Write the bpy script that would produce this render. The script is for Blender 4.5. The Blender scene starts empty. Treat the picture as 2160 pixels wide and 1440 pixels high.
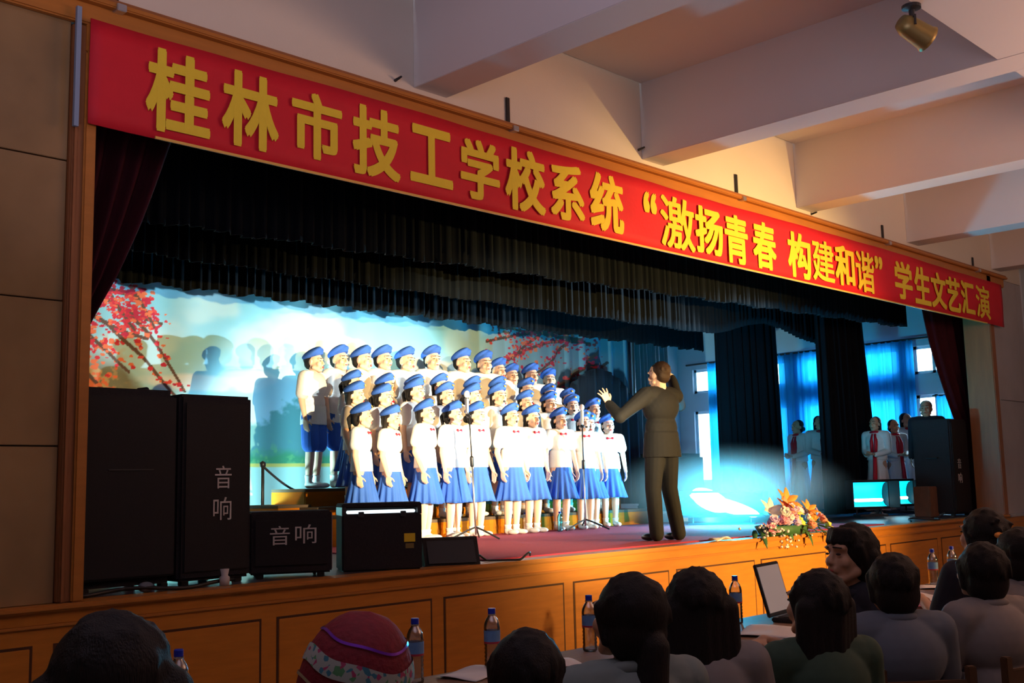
import bpy, bmesh, math, random
import numpy as np
from mathutils import Vector, Matrix, Euler, noise as mnoise

random.seed(7); np.random.seed(7)
SC = bpy.context.scene
COL = SC.collection
PI = math.pi
ST = 0.97                       # stage floor height

# ------------------------------------------------------------------ camera
cd = bpy.data.cameras.new('camera'); cam = bpy.data.objects.new('camera', cd); COL.objects.link(cam)
cd.sensor_fit = 'HORIZONTAL'; cd.sensor_width = 36.0; cd.lens = 36.0*2304.8/2160.0
cd.clip_start = 0.05; cd.clip_end = 200
_y, _p, _r = 0.79459407, 0.1291793, 0.02240548
_F = Vector((math.sin(_y)*math.cos(_p), math.cos(_y)*math.cos(_p), math.sin(_p)))
_R = Vector((math.cos(_y), -math.sin(_y), 0.0)); _D = _F.cross(_R)
_R2 = math.cos(_r)*_R + math.sin(_r)*_D; _D2 = -math.sin(_r)*_R + math.cos(_r)*_D
_M = Matrix((_R2, -_D2, -_F)).transposed().to_4x4(); _M.translation = Vector((0, -6.0, 1.56))
cam.matrix_world = _M
SC.camera = cam

# ------------------------------------------------------------------ world / exposure / lights
w = bpy.data.worlds.new('world'); SC.world = w; w.use_nodes = True
bg = w.node_tree.nodes['Background']; bg.inputs[0].default_value = (0.80, 0.93, 1.0, 1); bg.inputs[1].default_value = 5.0
SC.view_settings.view_transform = 'Standard'; SC.view_settings.look = 'None'
SC.view_settings.gamma = 1.0; SC.view_settings.exposure = 0.0; SC.view_settings.use_curve_mapping = False
SC.cycles.max_bounces = 6; SC.cycles.diffuse_bounces = 3; SC.cycles.volume_bounces = 0; SC.cycles.volume_step_rate = 2.0
SC.cycles.transparent_max_bounces = 12; SC.cycles.sample_clamp_indirect = 6.0
SC.cycles.use_denoising = True

def lamp(kind, loc, target, energy, col, size=0.1, cone=None, blend=0.3, sy=None):
    d = bpy.data.lights.new('light', kind); o = bpy.data.objects.new('light', d); COL.objects.link(o)
    d.energy = energy; d.color = col; o.location = loc
    if target is not None:
        o.rotation_euler = (Vector(target)-Vector(loc)).to_track_quat('-Z', 'Y').to_euler()
    if kind == 'SPOT':
        d.spot_size = math.radians(cone); d.spot_blend = blend; d.shadow_soft_size = size
    elif kind == 'AREA':
        d.size = size
        if sy: d.shape = 'RECTANGLE'; d.size_y = sy
    else:
        d.shadow_soft_size = size
    return o

# warm follow spot on a stand in the hall, cool flood from the right aisle, added uplights for the ceiling, wing window daylight, cyan floor floods
def up(loc, d, *a, **k): return lamp('AREA', loc, tuple(l+q for l, q in zip(loc, d)), *a, **k)
lamp('SPOT', (3.9, -8.5, 2.4), (8.15, 3.2, 2.05), 21000, (1.0, 0.82, 0.50), 0.06, 19.5, 1.0)
lamp('SPOT', (11.2, -8.3, 2.1), (9.6, 0.2, 2.0), 6800, (1.0, 0.62, 0.19), 0.06, 50, 1.0)
lamp('SPOT', (14.6, -2.6, 2.5), (8.0, 6.0, 2.3), 4700, (0.70, 0.92, 1.0), 0.05, 34, 0.35)
up((1.0, -4.5, 3.4), (.45, .10, .88), 100, (0.78, 0.70, 0.95), 4.0, sy=3.0)  # added uplight to brighten the ceiling and beams, no real source
up((9.8, -6.8, 3.3), (-.05, .25, .95), 430, (1.0, 0.56, 0.38), 5.0, sy=3.0)  # second added uplight, warms the ceiling bays
lamp('AREA', (18.3, 3.6, 2.9), (10.0, 3.4, 1.2), 1300, (0.55, 0.85, 1.0), 5.0, sy=2.2)
lamp('SPOT', (13.2, 1.75, 1.3), (7.2, 4.6, 2.2), 1000, (0.0, 0.55, 1.0), 0.1, 50, 0.6)
lamp('SPOT', (5.5, 5.55, 1.25), (8.4, 6.06, 1.9), 1200, (0.40, 0.90, 1.0), 0.1, 90, 0.6)
lamp('POINT', (11.55, 1.70, 1.28), None, 400, (0.0, 0.62, 1.0), 0.12)

# ------------------------------------------------------------------ materials
def mat(name, col, rough=0.6, metal=0.0, ns=0, na=0.0, bump=0.0, bs=60, spec=0.4, stretch=None):
    m = bpy.data.materials.new(name); m.use_nodes = True
    nt = m.node_tree; b = nt.nodes['Principled BSDF']
    b.inputs['Base Color'].default_value = (*col, 1); b.inputs['Roughness'].default_value = rough
    b.inputs['Metallic'].default_value = metal; b.inputs['Specular IOR Level'].default_value = spec
    tc = nt.nodes.new('ShaderNodeTexCoord'); mp = nt.nodes.new('ShaderNodeMapping')
    nt.links.new(tc.outputs['Object'], mp.inputs['Vector'])
    if stretch: mp.inputs['Scale'].default_value = stretch
    if na > 0:
        n = nt.nodes.new('ShaderNodeTexNoise'); n.inputs['Scale'].default_value = ns; n.inputs['Detail'].default_value = 4
        nt.links.new(mp.outputs[0], n.inputs['Vector'])
        mx = nt.nodes.new('ShaderNodeMixRGB'); mx.inputs[1].default_value = (*[c*(1-na) for c in col], 1)
        mx.inputs[2].default_value = (*[min(1, c*(1+na)) for c in col], 1)
        nt.links.new(n.outputs[0], mx.inputs[0]); nt.links.new(mx.outputs[0], b.inputs['Base Color'])
    if bump > 0:
        n2 = nt.nodes.new('ShaderNodeTexNoise'); n2.inputs['Scale'].default_value = bs
        nt.links.new(mp.outputs[0], n2.inputs['Vector'])
        bp = nt.nodes.new('ShaderNodeBump'); bp.inputs['Strength'].default_value = bump; bp.inputs['Distance'].default_value = 0.01
        nt.links.new(n2.outputs[0], bp.inputs['Height']); nt.links.new(bp.outputs[0], b.inputs['Normal'])
    return m
def emit(name, col, s):
    m = bpy.data.materials.new(name); m.use_nodes = True; nt = m.node_tree
    b = nt.nodes['Principled BSDF']; b.inputs['Base Color'].default_value = (*col, 1)
    b.inputs['Emission Color'].default_value = (*col, 1); b.inputs['Emission Strength'].default_value = s
    return m
def glassy(name, col, tint=0.15):
    m = bpy.data.materials.new(name); m.use_nodes = True; nt = m.node_tree; nt.nodes.clear()
    o = nt.nodes.new('ShaderNodeOutputMaterial'); t = nt.nodes.new('ShaderNodeBsdfTransparent'); g = nt.nodes.new('ShaderNodeBsdfGlossy')
    t.inputs[0].default_value = (*col, 1); g.inputs['Roughness'].default_value = 0.08
    f = nt.nodes.new('ShaderNodeFresnel'); f.inputs[0].default_value = 1.45
    a = nt.nodes.new('ShaderNodeMath'); a.operation = 'ADD'; a.inputs[1].default_value = tint
    mx = nt.nodes.new('ShaderNodeMixShader')
    nt.links.new(f.outputs[0], a.inputs[0]); nt.links.new(a.outputs[0], mx.inputs[0])
    nt.links.new(t.outputs[0], mx.inputs[1]); nt.links.new(g.outputs[0], mx.inputs[2]); nt.links.new(mx.outputs[0], o.inputs[0])
    return m
def sheer(name, col, tr=0.6, thru=0.35):
    m = bpy.data.materials.new(name); m.use_nodes = True; nt = m.node_tree; nt.nodes.clear()
    o = nt.nodes.new('ShaderNodeOutputMaterial'); d = nt.nodes.new('ShaderNodeBsdfDiffuse'); t = nt.nodes.new('ShaderNodeBsdfTranslucent')
    d.inputs[0].default_value = (*col, 1); t.inputs[0].default_value = (*col, 1)
    mx = nt.nodes.new('ShaderNodeMixShader'); mx.inputs[0].default_value = tr
    p = nt.nodes.new('ShaderNodeBsdfTransparent'); p.inputs[0].default_value = (*[c**.6 for c in col], 1)
    m2 = nt.nodes.new('ShaderNodeMixShader'); m2.inputs[0].default_value = thru
    nt.links.new(d.outputs[0], mx.inputs[1]); nt.links.new(t.outputs[0], mx.inputs[2])
    nt.links.new(mx.outputs[0], m2.inputs[1]); nt.links.new(p.outputs[0], m2.inputs[2]); nt.links.new(m2.outputs[0], o.inputs[0])
    return m

M_WOOD = mat('orange_wood', (0.58, 0.20, 0.022), 0.45, ns=3, na=0.25, stretch=(1.2, 1, 9))
M_WOODL = mat('orange_wood_trim', (0.50, 0.18, 0.03), 0.42, ns=4, na=0.2, stretch=(0.6, 6, 6))
M_WOODD = mat('dark_groove', (0.07, 0.022, 0.008), 0.6)
M_JAMB = mat('brown_jamb', (0.33, 0.12, 0.04), 0.45, ns=3, na=0.25, stretch=(6, 6, 0.8))
M_WALL = mat('cream_plaster', (0.74, 0.66, 0.56), 0.85, ns=2, na=0.05, bump=0.1)
M_CEIL = mat('white_plaster', (0.72, 0.66, 0.64), 0.9, ns=1.5, na=0.04)
M_TILE = mat('beige_marble', (0.34, 0.205, 0.09), 0.14, ns=1.6, na=0.55, bump=0.05, bs=6)
M_TILEG = mat('grey_marble', (0.46, 0.42, 0.43), 0.3, ns=2.2, na=0.2)
M_STAGEW = mat('stage_wall_paint', (0.55, 0.60, 0.66), 0.85, ns=2, na=0.06)
M_BLACK = mat('black_paint', (0.012, 0.012, 0.014), 0.6, ns=8, na=0.3)
M_FLOOR = mat('terrazzo', (0.16, 0.12, 0.10), 0.35, ns=30, na=0.3)
M_CARPET = mat('red_carpet', (0.42, 0.035, 0.065), 0.95, ns=40, na=0.25, bump=0.5, bs=200)
M_BOARDS = mat('dark_stage_boards', (0.09, 0.075, 0.085), 0.32, ns=6, na=0.3, stretch=(1, 8, 1))
M_BANNER = mat('red_banner_cloth', (0.70, 0.012, 0.03), 0.65, ns=5, na=0.10, bump=0.15, bs=25)
M_YELLOW = mat('yellow_letters', (0.90, 0.66, 0.04), 0.6, ns=10, na=0.05)
M_GOLD = mat('gold_edge', (0.85, 0.48, 0.10), 0.5)
M_BORDER = mat('black_green_velvet', (0.0022, 0.0048, 0.0085), 0.9, ns=9, na=0.5, stretch=(6, 6, 0.5), spec=0.2)
M_REDCURT = mat('maroon_velvet', (0.05, 0.004, 0.010), 0.85, ns=8, na=0.4, stretch=(5, 5, 0.5), spec=0.25)
M_GREYCURT = mat('grey_curtain_cloth', (0.16, 0.17, 0.19), 0.9, ns=8, na=0.3, stretch=(5, 5, 0.4))
M_BLUECURT = sheer('blue_window_curtain', (0.05, 0.42, 0.72), 0.6, 0.34)
M_WHITE = mat('white_cotton', (0.82, 0.80, 0.78), 0.8, ns=14, na=0.05, bump=0.2, bs=30)
M_BLUE = mat('royal_blue_cloth', (0.035, 0.125, 0.52), 0.8, ns=12, na=0.12, bump=0.15, bs=40)
M_SKIN = mat('skin', (0.80, 0.50, 0.35), 0.55, ns=9, na=0.08)
M_SKIN2 = mat('skin_tan', (0.58, 0.32, 0.20), 0.55, ns=9, na=0.08)
M_HAIR = mat('black_hair', (0.010, 0.007, 0.006), 0.6, spec=0.25, ns=50, na=0.5, bump=0.5, bs=90, stretch=(4, 4, 0.4))
M_HAIRB = mat('brown_hair', (0.035, 0.016, 0.008), 0.55, spec=0.3, ns=50, na=0.5, bump=0.5, bs=90, stretch=(4, 4, 0.4))
M_DARK = mat('eye_dark', (0.02, 0.012, 0.01), 0.3)
M_LIP = mat('lip_red', (0.45, 0.07, 0.06), 0.5)
M_BOWTIE = mat('red_satin', (0.62, 0.01, 0.03), 0.45)
M_BADGE = mat('gold_badge', (0.85, 0.55, 0.10), 0.35, metal=0.4)
M_SHOE = mat('white_canvas_shoe', (0.78, 0.74, 0.70), 0.7)
M_SOLE = mat('black_leather', (0.015, 0.013, 0.012), 0.35)
M_SUIT = mat('charcoal_suit', (0.0105, 0.0100, 0.0110), 0.85, ns=25, na=0.2)
M_SPK = mat('black_speaker_carpet', (0.016, 0.013, 0.016), 0.8, ns=60, na=0.5, bump=0.4, bs=150)
M_GRILLE = mat('black_grille', (0.010, 0.009, 0.011), 0.7, ns=120, na=0.5)
M_METAL = mat('bright_metal', (0.62, 0.62, 0.64), 0.3, metal=0.9)
M_DMETAL = mat('dark_metal', (0.05, 0.05, 0.055), 0.4, metal=0.6)
M_LETTER = mat('grey_white_paint', (0.62, 0.58, 0.56), 0.7)
M_LABEL = mat('yellow_label', (0.80, 0.55, 0.02), 0.6)
M_CAP = mat('blue_plastic_cap', (0.01, 0.03, 0.45), 0.35)
M_PET = glassy('clear_bottle_plastic', (0.86, 0.90, 0.94), 0.20)
M_PETC = glassy('cyan_bottle_plastic', (0.35, 0.85, 0.95), 0.15)
M_PANE = glassy('window_glass', (0.97, 0.99, 1.0), 0.0)
M_BLABEL = mat('blue_bottle_label', (0.12, 0.26, 0.52), 0.5, ns=30, na=0.4)
M_RLABEL = mat('red_label_stripe', (0.40, 0.03, 0.06), 0.5)
M_WFRAME = mat('white_window_paint', (0.75, 0.80, 0.85), 0.5)
M_TABLE = mat('brown_table_top', (0.20, 0.115, 0.07), 0.55, ns=5, na=0.3, stretch=(1, 8, 1))
M_CHAIR = mat('dark_chair_wood', (0.10, 0.045, 0.02), 0.45, ns=6, na=0.3)
M_PAPER = mat('white_paper', (0.75, 0.70, 0.66), 0.9)
M_REDBOOK = mat('red_folder', (0.35, 0.045, 0.03), 0.5)
M_SCREEN = emit('grey_lcd', (0.40, 0.33, 0.31), 0.35)
M_GREENSH = mat('dark_green_shirt', (0.050, 0.085, 0.055), 0.85, ns=20, na=0.2)
M_GREYSH = mat('blue_grey_shirt', (0.145, 0.165, 0.20), 0.85, ns=20, na=0.1)
M_PALESH = mat('pale_grey_green_shirt', (0.20, 0.235, 0.22), 0.85, ns=20, na=0.1)
M_CREAMSH = mat('cream_grey_shirt', (0.27, 0.235, 0.225), 0.85, ns=20, na=0.1)
M_DARKSH = mat('dark_navy_shirt', (0.02, 0.02, 0.03), 0.85, ns=20, na=0.2)
M_TROUS = mat('dark_trousers', (0.03, 0.03, 0.045), 0.85)
M_HAT = mat('dark_red_brocade', (0.20, 0.008, 0.018), 0.75, ns=60, na=0.35, bump=0.3, bs=80)
M_PURPLE = mat('purple_sequin', (0.20, 0.03, 0.45), 0.25, metal=0.5)
M_SILVER = mat('silver_braid', (0.60, 0.60, 0.45), 0.3, metal=0.7)
M_PINK = mat('pink_petals', (0.85, 0.36, 0.52), 0.6, ns=20, na=0.2)
M_LILAC = mat('lilac_petals', (0.72, 0.52, 0.85), 0.6, ns=20, na=0.2)
M_PETW = mat('white_petals', (0.88, 0.82, 0.85), 0.6)
M_ORANGE = mat('orange_petals', (0.90, 0.32, 0.06), 0.6, ns=20, na=0.2)
M_YELP = mat('yellow_petals', (0.90, 0.70, 0.12), 0.6)
M_SALMON = mat('salmon_petals', (0.88, 0.30, 0.22), 0.6, ns=20, na=0.2)
M_LEAF = mat('green_leaf', (0.045, 0.13, 0.05), 0.5, ns=20, na=0.3)
M_RISER = mat('riser_orange_wood', (0.40, 0.118, 0.006), 0.85, spec=0.08, ns=4, na=0.25, stretch=(1, 1, 6))
M_RISERT = mat('riser_grey_top', (0.10, 0.065, 0.04), 0.85, spec=0.1)
M_PALEBOX = mat('pale_painted_box', (0.60, 0.72, 0.75), 0.6, ns=6, na=0.2)
M_LENS = emit('white_hot_lens', (0.70, 0.96, 1.0), 5.0)
M_CYANL = emit('cyan_lamp_reflector', (0.0, 0.72, 1.0), 1.3)
M_TUBE = emit('white_lamp_tube', (0.9, 1.0, 1.0), 6.0)
M_BRASS = mat('old_brass', (0.30, 0.22, 0.08), 0.4, metal=0.6)

def ribbon_mat():
    m = mat('patterned_ribbon', (0.45, 0.48, 0.42), 0.6); nt = m.node_tree; b = nt.nodes['Principled BSDF']
    tc = nt.nodes.new('ShaderNodeTexCoord'); v = nt.nodes.new('ShaderNodeTexVoronoi'); v.inputs['Scale'].default_value = 95
    nt.links.new(tc.outputs['Object'], v.inputs['Vector'])
    r = nt.nodes.new('ShaderNodeValToRGB'); r.color_ramp.interpolation = 'CONSTANT'
    els = r.color_ramp.elements; els[0].color = (0.40, 0.42, 0.38, 1); els[1].position = 0.62; els[1].color = (0.05, 0.20, 0.28, 1)
    e = els.new(0.78); e.color = (0.42, 0.05, 0.14, 1); e = els.new(0.92); e.color = (0.10, 0.28, 0.12, 1)
    s = nt.nodes.new('ShaderNodeSeparateColor'); nt.links.new(v.outputs['Color'], s.inputs[0])
    nt.links.new(s.outputs[0], r.inputs[0]); nt.links.new(r.outputs[0], b.inputs['Base Color'])
    return m
M_RIBBON = ribbon_mat()

# ------------------------------------------------------------------ helpers
def tag(o, label=None, cat=None, group=None, kind=None):
    if label: o['label'] = label
    if cat: o['category'] = cat
    if group: o['group'] = group
    if kind: o['kind'] = kind
    return o
def link(name, me, m=None, parent=None, loc=None, rot=None):
    o = bpy.data.objects.new(name, me); COL.objects.link(o)
    if m is not None and me is not None and len(me.materials) == 0: me.materials.append(m)
    if parent is not None: o.parent = parent
    if loc is not None: o.location = loc
    if rot is not None: o.rotation_euler = rot
    return o
def obj(name, bm, m, parent=None, smooth=False, loc=None, rot=None):
    me = bpy.data.meshes.new(name); bmesh.ops.recalc_face_normals(bm, faces=bm.faces[:]); bm.to_mesh(me); bm.free()
    if smooth:
        for p in me.polygons: p.use_smooth = True
    return link(name, me, m, parent, loc, rot)
def empty(name, loc, rz=0, label=None, cat=None, group=None):
    o = bpy.data.objects.new(name, None); COL.objects.link(o); o.location = loc; o.rotation_euler = (0, 0, rz)
    o.empty_display_size = 0.1
    return tag(o, label, cat, group)
def box(bm, x0, x1, y0, y1, z0, z1, bev=0.0):
    vs = [bm.verts.new((x, y, z)) for z in (z0, z1) for y in (y0, y1) for x in (x0, x1)]
    F = [(0, 1, 3, 2), (4, 6, 7, 5), (0, 4, 5, 1), (2, 3, 7, 6), (0, 2, 6, 4), (1, 5, 7, 3)]
    fs = [bm.faces.new([vs[i] for i in f]) for f in F]
    if bev > 0:
        es = list({e for f in fs for e in f.edges})
        bmesh.ops.bevel(bm, geom=es, offset=bev, segments=2, affect='EDGES')
    return vs
def bx(name, dims, m, parent=None, bev=0.006, loc=None, rot=None):
    bm = bmesh.new(); box(bm, *dims, bev); return obj(name, bm, m, parent, loc=loc, rot=rot)
def prism(bm, pts, x0, x1):     # polygon in (y,z) extruded along x
    a = [bm.verts.new((x0, p[0], p[1])) for p in pts]; b = [bm.verts.new((x1, p[0], p[1])) for p in pts]
    n = len(pts); bm.faces.new(a); bm.faces.new(b[::-1])
    for i in range(n): bm.faces.new((a[i], a[(i+1) % n], b[(i+1) % n], b[i]))
def frame_of(d):
    d = Vector(d).normalized(); u = d.orthogonal().normalized(); return u, d.cross(u), d
def capsule(bm, p0, p1, r0, r1, seg=12, k=4):
    p0 = Vector(p0); p1 = Vector(p1)
    if (p1-p0).length < 1e-6: p1 = p0+Vector((0, 0, 1e-4))
    u, v, d = frame_of(p1-p0); rings = []
    for i in range(1, k+1):
        a = -PI/2+PI/2*i/k; rings.append((p0+d*(r0*math.sin(a)), r0*math.cos(a)))
    for i in range(0, k):
        a = PI/2*i/k; rings.append((p1+d*(r1*math.sin(a)), r1*math.cos(a)))
    rv = [[bm.verts.new(c+(u*math.cos(2*PI*j/seg)+v*math.sin(2*PI*j/seg))*max(r, 1e-5)) for j in range(seg)] for c, r in rings]
    t0 = bm.verts.new(p0-d*r0); t1 = bm.verts.new(p1+d*r1)
    for j in range(seg):
        bm.faces.new((t0, rv[0][(j+1) % seg], rv[0][j])); bm.faces.new((t1, rv[-1][j], rv[-1][(j+1) % seg]))
        for i in range(len(rv)-1):
            bm.faces.new((rv[i][j], rv[i][(j+1) % seg], rv[i+1][(j+1) % seg], rv[i+1][j]))
def ell(bm, c, r, rot=(0, 0, 0), sub=3):
    mt = Matrix.Translation(Vector(c)) @ Euler(rot).to_matrix().to_4x4() @ Matrix.Diagonal((r[0], r[1], r[2], 1))
    bmesh.ops.create_icosphere(bm, subdivisions=sub, radius=1.0, matrix=mt)
def tube(bm, pts, r, seg=8, caps=True):
    rings = []
    for i, p in enumerate(pts):
        p = Vector(p); a = Vector(pts[max(0, i-1)]); b = Vector(pts[min(len(pts)-1, i+1)])
        u, v, d = frame_of(b-a); rr = r[i] if isinstance(r, (list, tuple)) else r
        if i == 0: uu, vv = u, v
        else:
            uu = (uu-d*uu.dot(d)).normalized(); vv = d.cross(uu)
        rings.append([bm.verts.new(p+(uu*math.cos(2*PI*j/seg)+vv*math.sin(2*PI*j/seg))*rr) for j in range(seg)])
    for i in range(len(rings)-1):
        for j in range(seg):
            bm.faces.new((rings[i][j], rings[i][(j+1) % seg], rings[i+1][(j+1) % seg], rings[i+1][j]))
    if caps: bm.faces.new(rings[0][::-1]); bm.faces.new(rings[-1])
def lathe(bm, prof, seg=16, c=(0, 0, 0), caps=True):
    rings = [[bm.verts.new((c[0]+r*math.cos(2*PI*j/seg), c[1]+r*math.sin(2*PI*j/seg), c[2]+z)) for j in range(seg)] for r, z in prof]
    for i in range(len(rings)-1):
        for j in range(seg):
            bm.faces.new((rings[i][j], rings[i][(j+1) % seg], rings[i+1][(j+1) % seg], rings[i+1][j]))
    if caps: bm.faces.new(rings[0][::-1]); bm.faces.new(rings[-1])
def fused(name, build, voxel=0.007, smooth=3, ratio=0.4):
    """several overlapping closed shapes grown together into one continuous skin"""
    bm = bmesh.new(); build(bm); me = bpy.data.meshes.new(name); bmesh.ops.recalc_face_normals(bm, faces=bm.faces[:]); bm.to_mesh(me); bm.free()
    o = bpy.data.objects.new(name, me); COL.objects.link(o)
    r = o.modifiers.new('r', 'REMESH'); r.mode = 'VOXEL'; r.voxel_size = voxel
    if smooth: s = o.modifiers.new('s', 'SMOOTH'); s.factor = 0.5; s.iterations = smooth
    if ratio < 1: d = o.modifiers.new('d', 'DECIMATE'); d.ratio = ratio
    dg = bpy.context.evaluated_depsgraph_get(); out = bpy.data.meshes.new_from_object(o.evaluated_get(dg))
    bpy.data.objects.remove(o); bpy.data.meshes.remove(me); out.name = name
    for p in out.polygons: p.use_smooth = True
    return out
def mesh_of(name, bm, smooth=True):
    me = bpy.data.meshes.new(name); bmesh.ops.recalc_face_normals(bm, faces=bm.faces[:]); bm.to_mesh(me); bm.free()
    if smooth:
        for p in me.polygons: p.use_smooth = True
    return me
def glyph(s, bold=0.02, extrude=0.0015):
    offset = 0.0
    c = bpy.data.curves.new('t', 'FONT'); c.body = s; c.size = 1; c.offset = offset; c.extrude = extrude; c.resolution_u = 4
    o = bpy.data.objects.new('t', c); COL.objects.link(o)
    dg = bpy.context.evaluated_depsgraph_get(); me = bpy.data.meshes.new_from_object(o.evaluated_get(dg))
    bpy.data.objects.remove(o); bpy.data.curves.remove(c)
    if bold > 0:       # a heavier stroke: the glyph laid over itself, slightly shifted
        b = bmesh.new()
        for q, (dx, dy) in enumerate(((0, 0), (bold, bold), (-bold, bold), (bold, -bold), (-bold, -bold), (1.3*bold, 0), (-1.3*bold, 0))):
            n = len(b.verts); b.from_mesh(me); bmesh.ops.translate(b, vec=(dx, dy, q*.0003), verts=list(b.verts)[n:])
        b.to_mesh(me); b.free()
    xs = [v.co.x for v in me.vertices]; ys = [v.co.y for v in me.vertices]
    x0, x1, y0, y1 = min(xs), max(xs), min(ys), max(ys)
    for v in me.vertices:      # normalise to a unit square standing in the xz plane, front towards -y
        v.co = Vector(((v.co.x-x0)/(x1-x0), -v.co.z, (v.co.y-y0)/(y1-y0)))
    me.materials.clear()
    return me
def drape(bm, x0, x1, z0f, z1, y, folds, amp, nz=14, per=8, axis='x', seed=0, zb=None, gather=0.0):
    """hanging cloth in folds: z0f(t)->bottom height; axis x (spans x at y) or y"""
    nx = int(folds*per); rnd = random.Random(seed); ph = [rnd.uniform(-0.9, 0.9) for _ in range(folds+2)]
    g = []
    for i in range(nx+1):
        t = i/nx; row = []
        f = t*folds; k = int(f); p = ph[k]+(ph[k+1]-ph[k])*(f-k)
        d = amp*math.sin(2*PI*f+p)+0.35*amp*math.sin(4.7*PI*f+2*p)
        for j in range(nz+1):
            s = j/nz; zz = z0f(t)+(z1-z0f(t))*s
            dd = d*(0.75+0.35*(1-s))
            xx = x0+(x1-x0)*t
            row.append(bm.verts.new((xx, y+dd, zz) if axis == 'x' else (y+dd, xx, zz)))
        g.append(row)
    for i in range(nx):
        for j in range(nz): bm.faces.new((g[i][j], g[i+1][j], g[i+1][j+1], g[i][j+1]))
def cloth(name, bm, m, label, cat, group=None, thick=0.008):
    o = obj(name, bm, m, None, True); s = o.modifiers.new('thick', 'SOLIDIFY'); s.thickness = thick
    return tag(o, label, cat, group)

# ------------------------------------------------------------------ hall shell
def S(o): o['kind'] = 'structure'; return o
S(bx('floor', (-4, 20, -14, 0.0, -0.1, 0.0), M_FLOOR, bev=0))
S(bx('ceiling', (-4, 20, -14, 0.0, 5.25, 5.4), M_CEIL, bev=0))
S(bx('wall_left', (-4.2, -4, -14, 0.2, 0, 5.4), M_WALL, bev=0))
S(bx('wall_right', (20, 20.2, -14, 0.2, 0, 5.4), M_WALL, bev=0))
S(bx('wall_back', (-4.2, 20.2, -14.2, -14, 0, 5.4), M_WALL, bev=0))
S(bx('wall_front', (-4, 20, 0.02, 0.36, 4.40, 5.4), M_WALL, bev=0))
for i, x in enumerate((2.37, 5.14, 7.91, 10.68, 13.42, 16.2)):
    S(bx('ceiling_beam', (x, x+0.33, -13.9, 0.02, 4.52, 5.26), M_CEIL, bev=0.004))
for i, x in enumerate((5.47, 8.24, 11.01)):
    S(bx('ceiling_crossbeam', (x, x+2.44, -3.75, -3.22, 4.522, 5.26), M_CEIL, bev=0.004))

# proscenium wall at both sides: marble panels standing in rows
def panel_wall(name, x0, x1, wcol, m, zs):
    base = S(bx(name, (x0, x1, 0.06, 0.36, 0.9, 4.42), M_WOODD, bev=0))
    xs = np.arange(x0, x1-0.02, wcol)
    for x in xs:
        for a, b in zip(zs[:-1], zs[1:]):
            bx('panel', (x+0.004, min(x+wcol, x1)-0.004, 0.02+random.uniform(0, .004), 0.062, a+0.004, b-0.004), m, base, bev=0.003)
panel_wall('wall_front_left', -4.0, 2.55, 1.0917, M_TILE, [0.97, 1.82, 2.63, 3.44, 4.40])
panel_wall('wall_front_right', 16.12, 20.0, 0.97, M_TILEG, [0.97, 2.6, 4.40])
# door-like wooden frame round the stage opening
fr = S(bx('trim_1', (2.55, 2.69, -0.012, 0.36, 0.97, 4.26), M_JAMB, bev=0.01))
bx('moulding', (2.555, 2.59, -0.03, -0.01, 0.97, 4.1), M_JAMB, fr, bev=0.01)
bx('moulding', (2.62, 2.69, -0.035, -0.01, 0.97, 4.1), M_WOODL, fr, bev=0.01)
fr = S(bx('trim_2', (15.85, 16.0, -0.03, 0.36, 0.97, 4.40), M_JAMB, bev=0.01))
S(bx('trim_3', (16.0, 16.12, 0.0, 0.36, 0.97, 4.40), M_TILEG, bev=0.01))
top = S(bx('trim_4', (0.5, 16.5, -0.03, 0.02, 4.265, 4.39), M_WOODL, bev=0.01))
bx('backing_board', (2.62, 16.3, -0.028, 0.02, 4.10, 4.265), M_WOODL, top, bev=0.004)
bx('cornice', (0.5, 16.55, -0.075, 0.02, 4.39, 4.425), M_WOODL, top, bev=0.008)
bx('cornice', (0.5, 16.55, -0.055, 0.02, 4.425, 4.45), M_JAMB, top, bev=0.006)

# ------------------------------------------------------------------ stage
stg = S(bx('stage_platform', (-4, 20, 0.02, 6.5, 0.0, 0.955), M_BOARDS, bev=0))
bx('nosing', (-4, 16.0, -0.05, 0.16, 0.935, 0.972), M_WOODL, stg, bev=0.01)
bx('nosing', (16.02, 20, -0.05, 0.16, 0.935, 0.972), M_METAL, stg, bev=0.01)
bx('fascia', (-4, 20, -0.012, 0.03, 0.868, 0.936), M_WOOD, stg, bev=0.003)
bx('ledge', (-4, 20, -0.026, 0.03, 0.85, 0.868), M_WOODL, stg, bev=0.004)
bx('front_board', (-4, 20, -0.010, 0.03, 0.0, 0.85), M_WOOD, stg, bev=0)
bx('plinth', (-4, 20, -0.03, 0.0, 0.0, 0.10), M_WOODD, stg, bev=0.004)
x = -4.46
while x < 19.5:
    pn = bx('panel_groove', (x, x+1.29, -0.0125, 0.0, 0.17, 0.765), M_WOODD, stg, bev=0)
    bx('panel', (x+0.016, x+1.275, -0.016, 0.0, 0.185, 0.75), M_WOOD, pn, bev=0.003)
    x += 1.40
S(bx('trim_5', (2.69, 15.85, 0.16, 6.5, 0.955, 0.970), M_BOARDS, bev=0))
tag(bx('stage_carpet', (5.95, 12.6, 0.17, 5.9, 0.970, 0.982), M_CARPET, bev=0.004), 'crimson carpet laid over the stage floor under the choir', 'carpet')
S(bx('wall_stage_rear', (1.0, 17.5, 6.5, 6.7, 0.9, 5.4), M_STAGEW, bev=0))
S(bx('wall_stage_left', (0.8, 1.0, 0.36, 6.7, 0.9, 5.4), M_STAGEW, bev=0))
S(bx('ceiling_stage', (0.8, 17.5, 0.36, 6.7, 5.2, 5.4), M_BLACK, bev=0))
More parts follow.
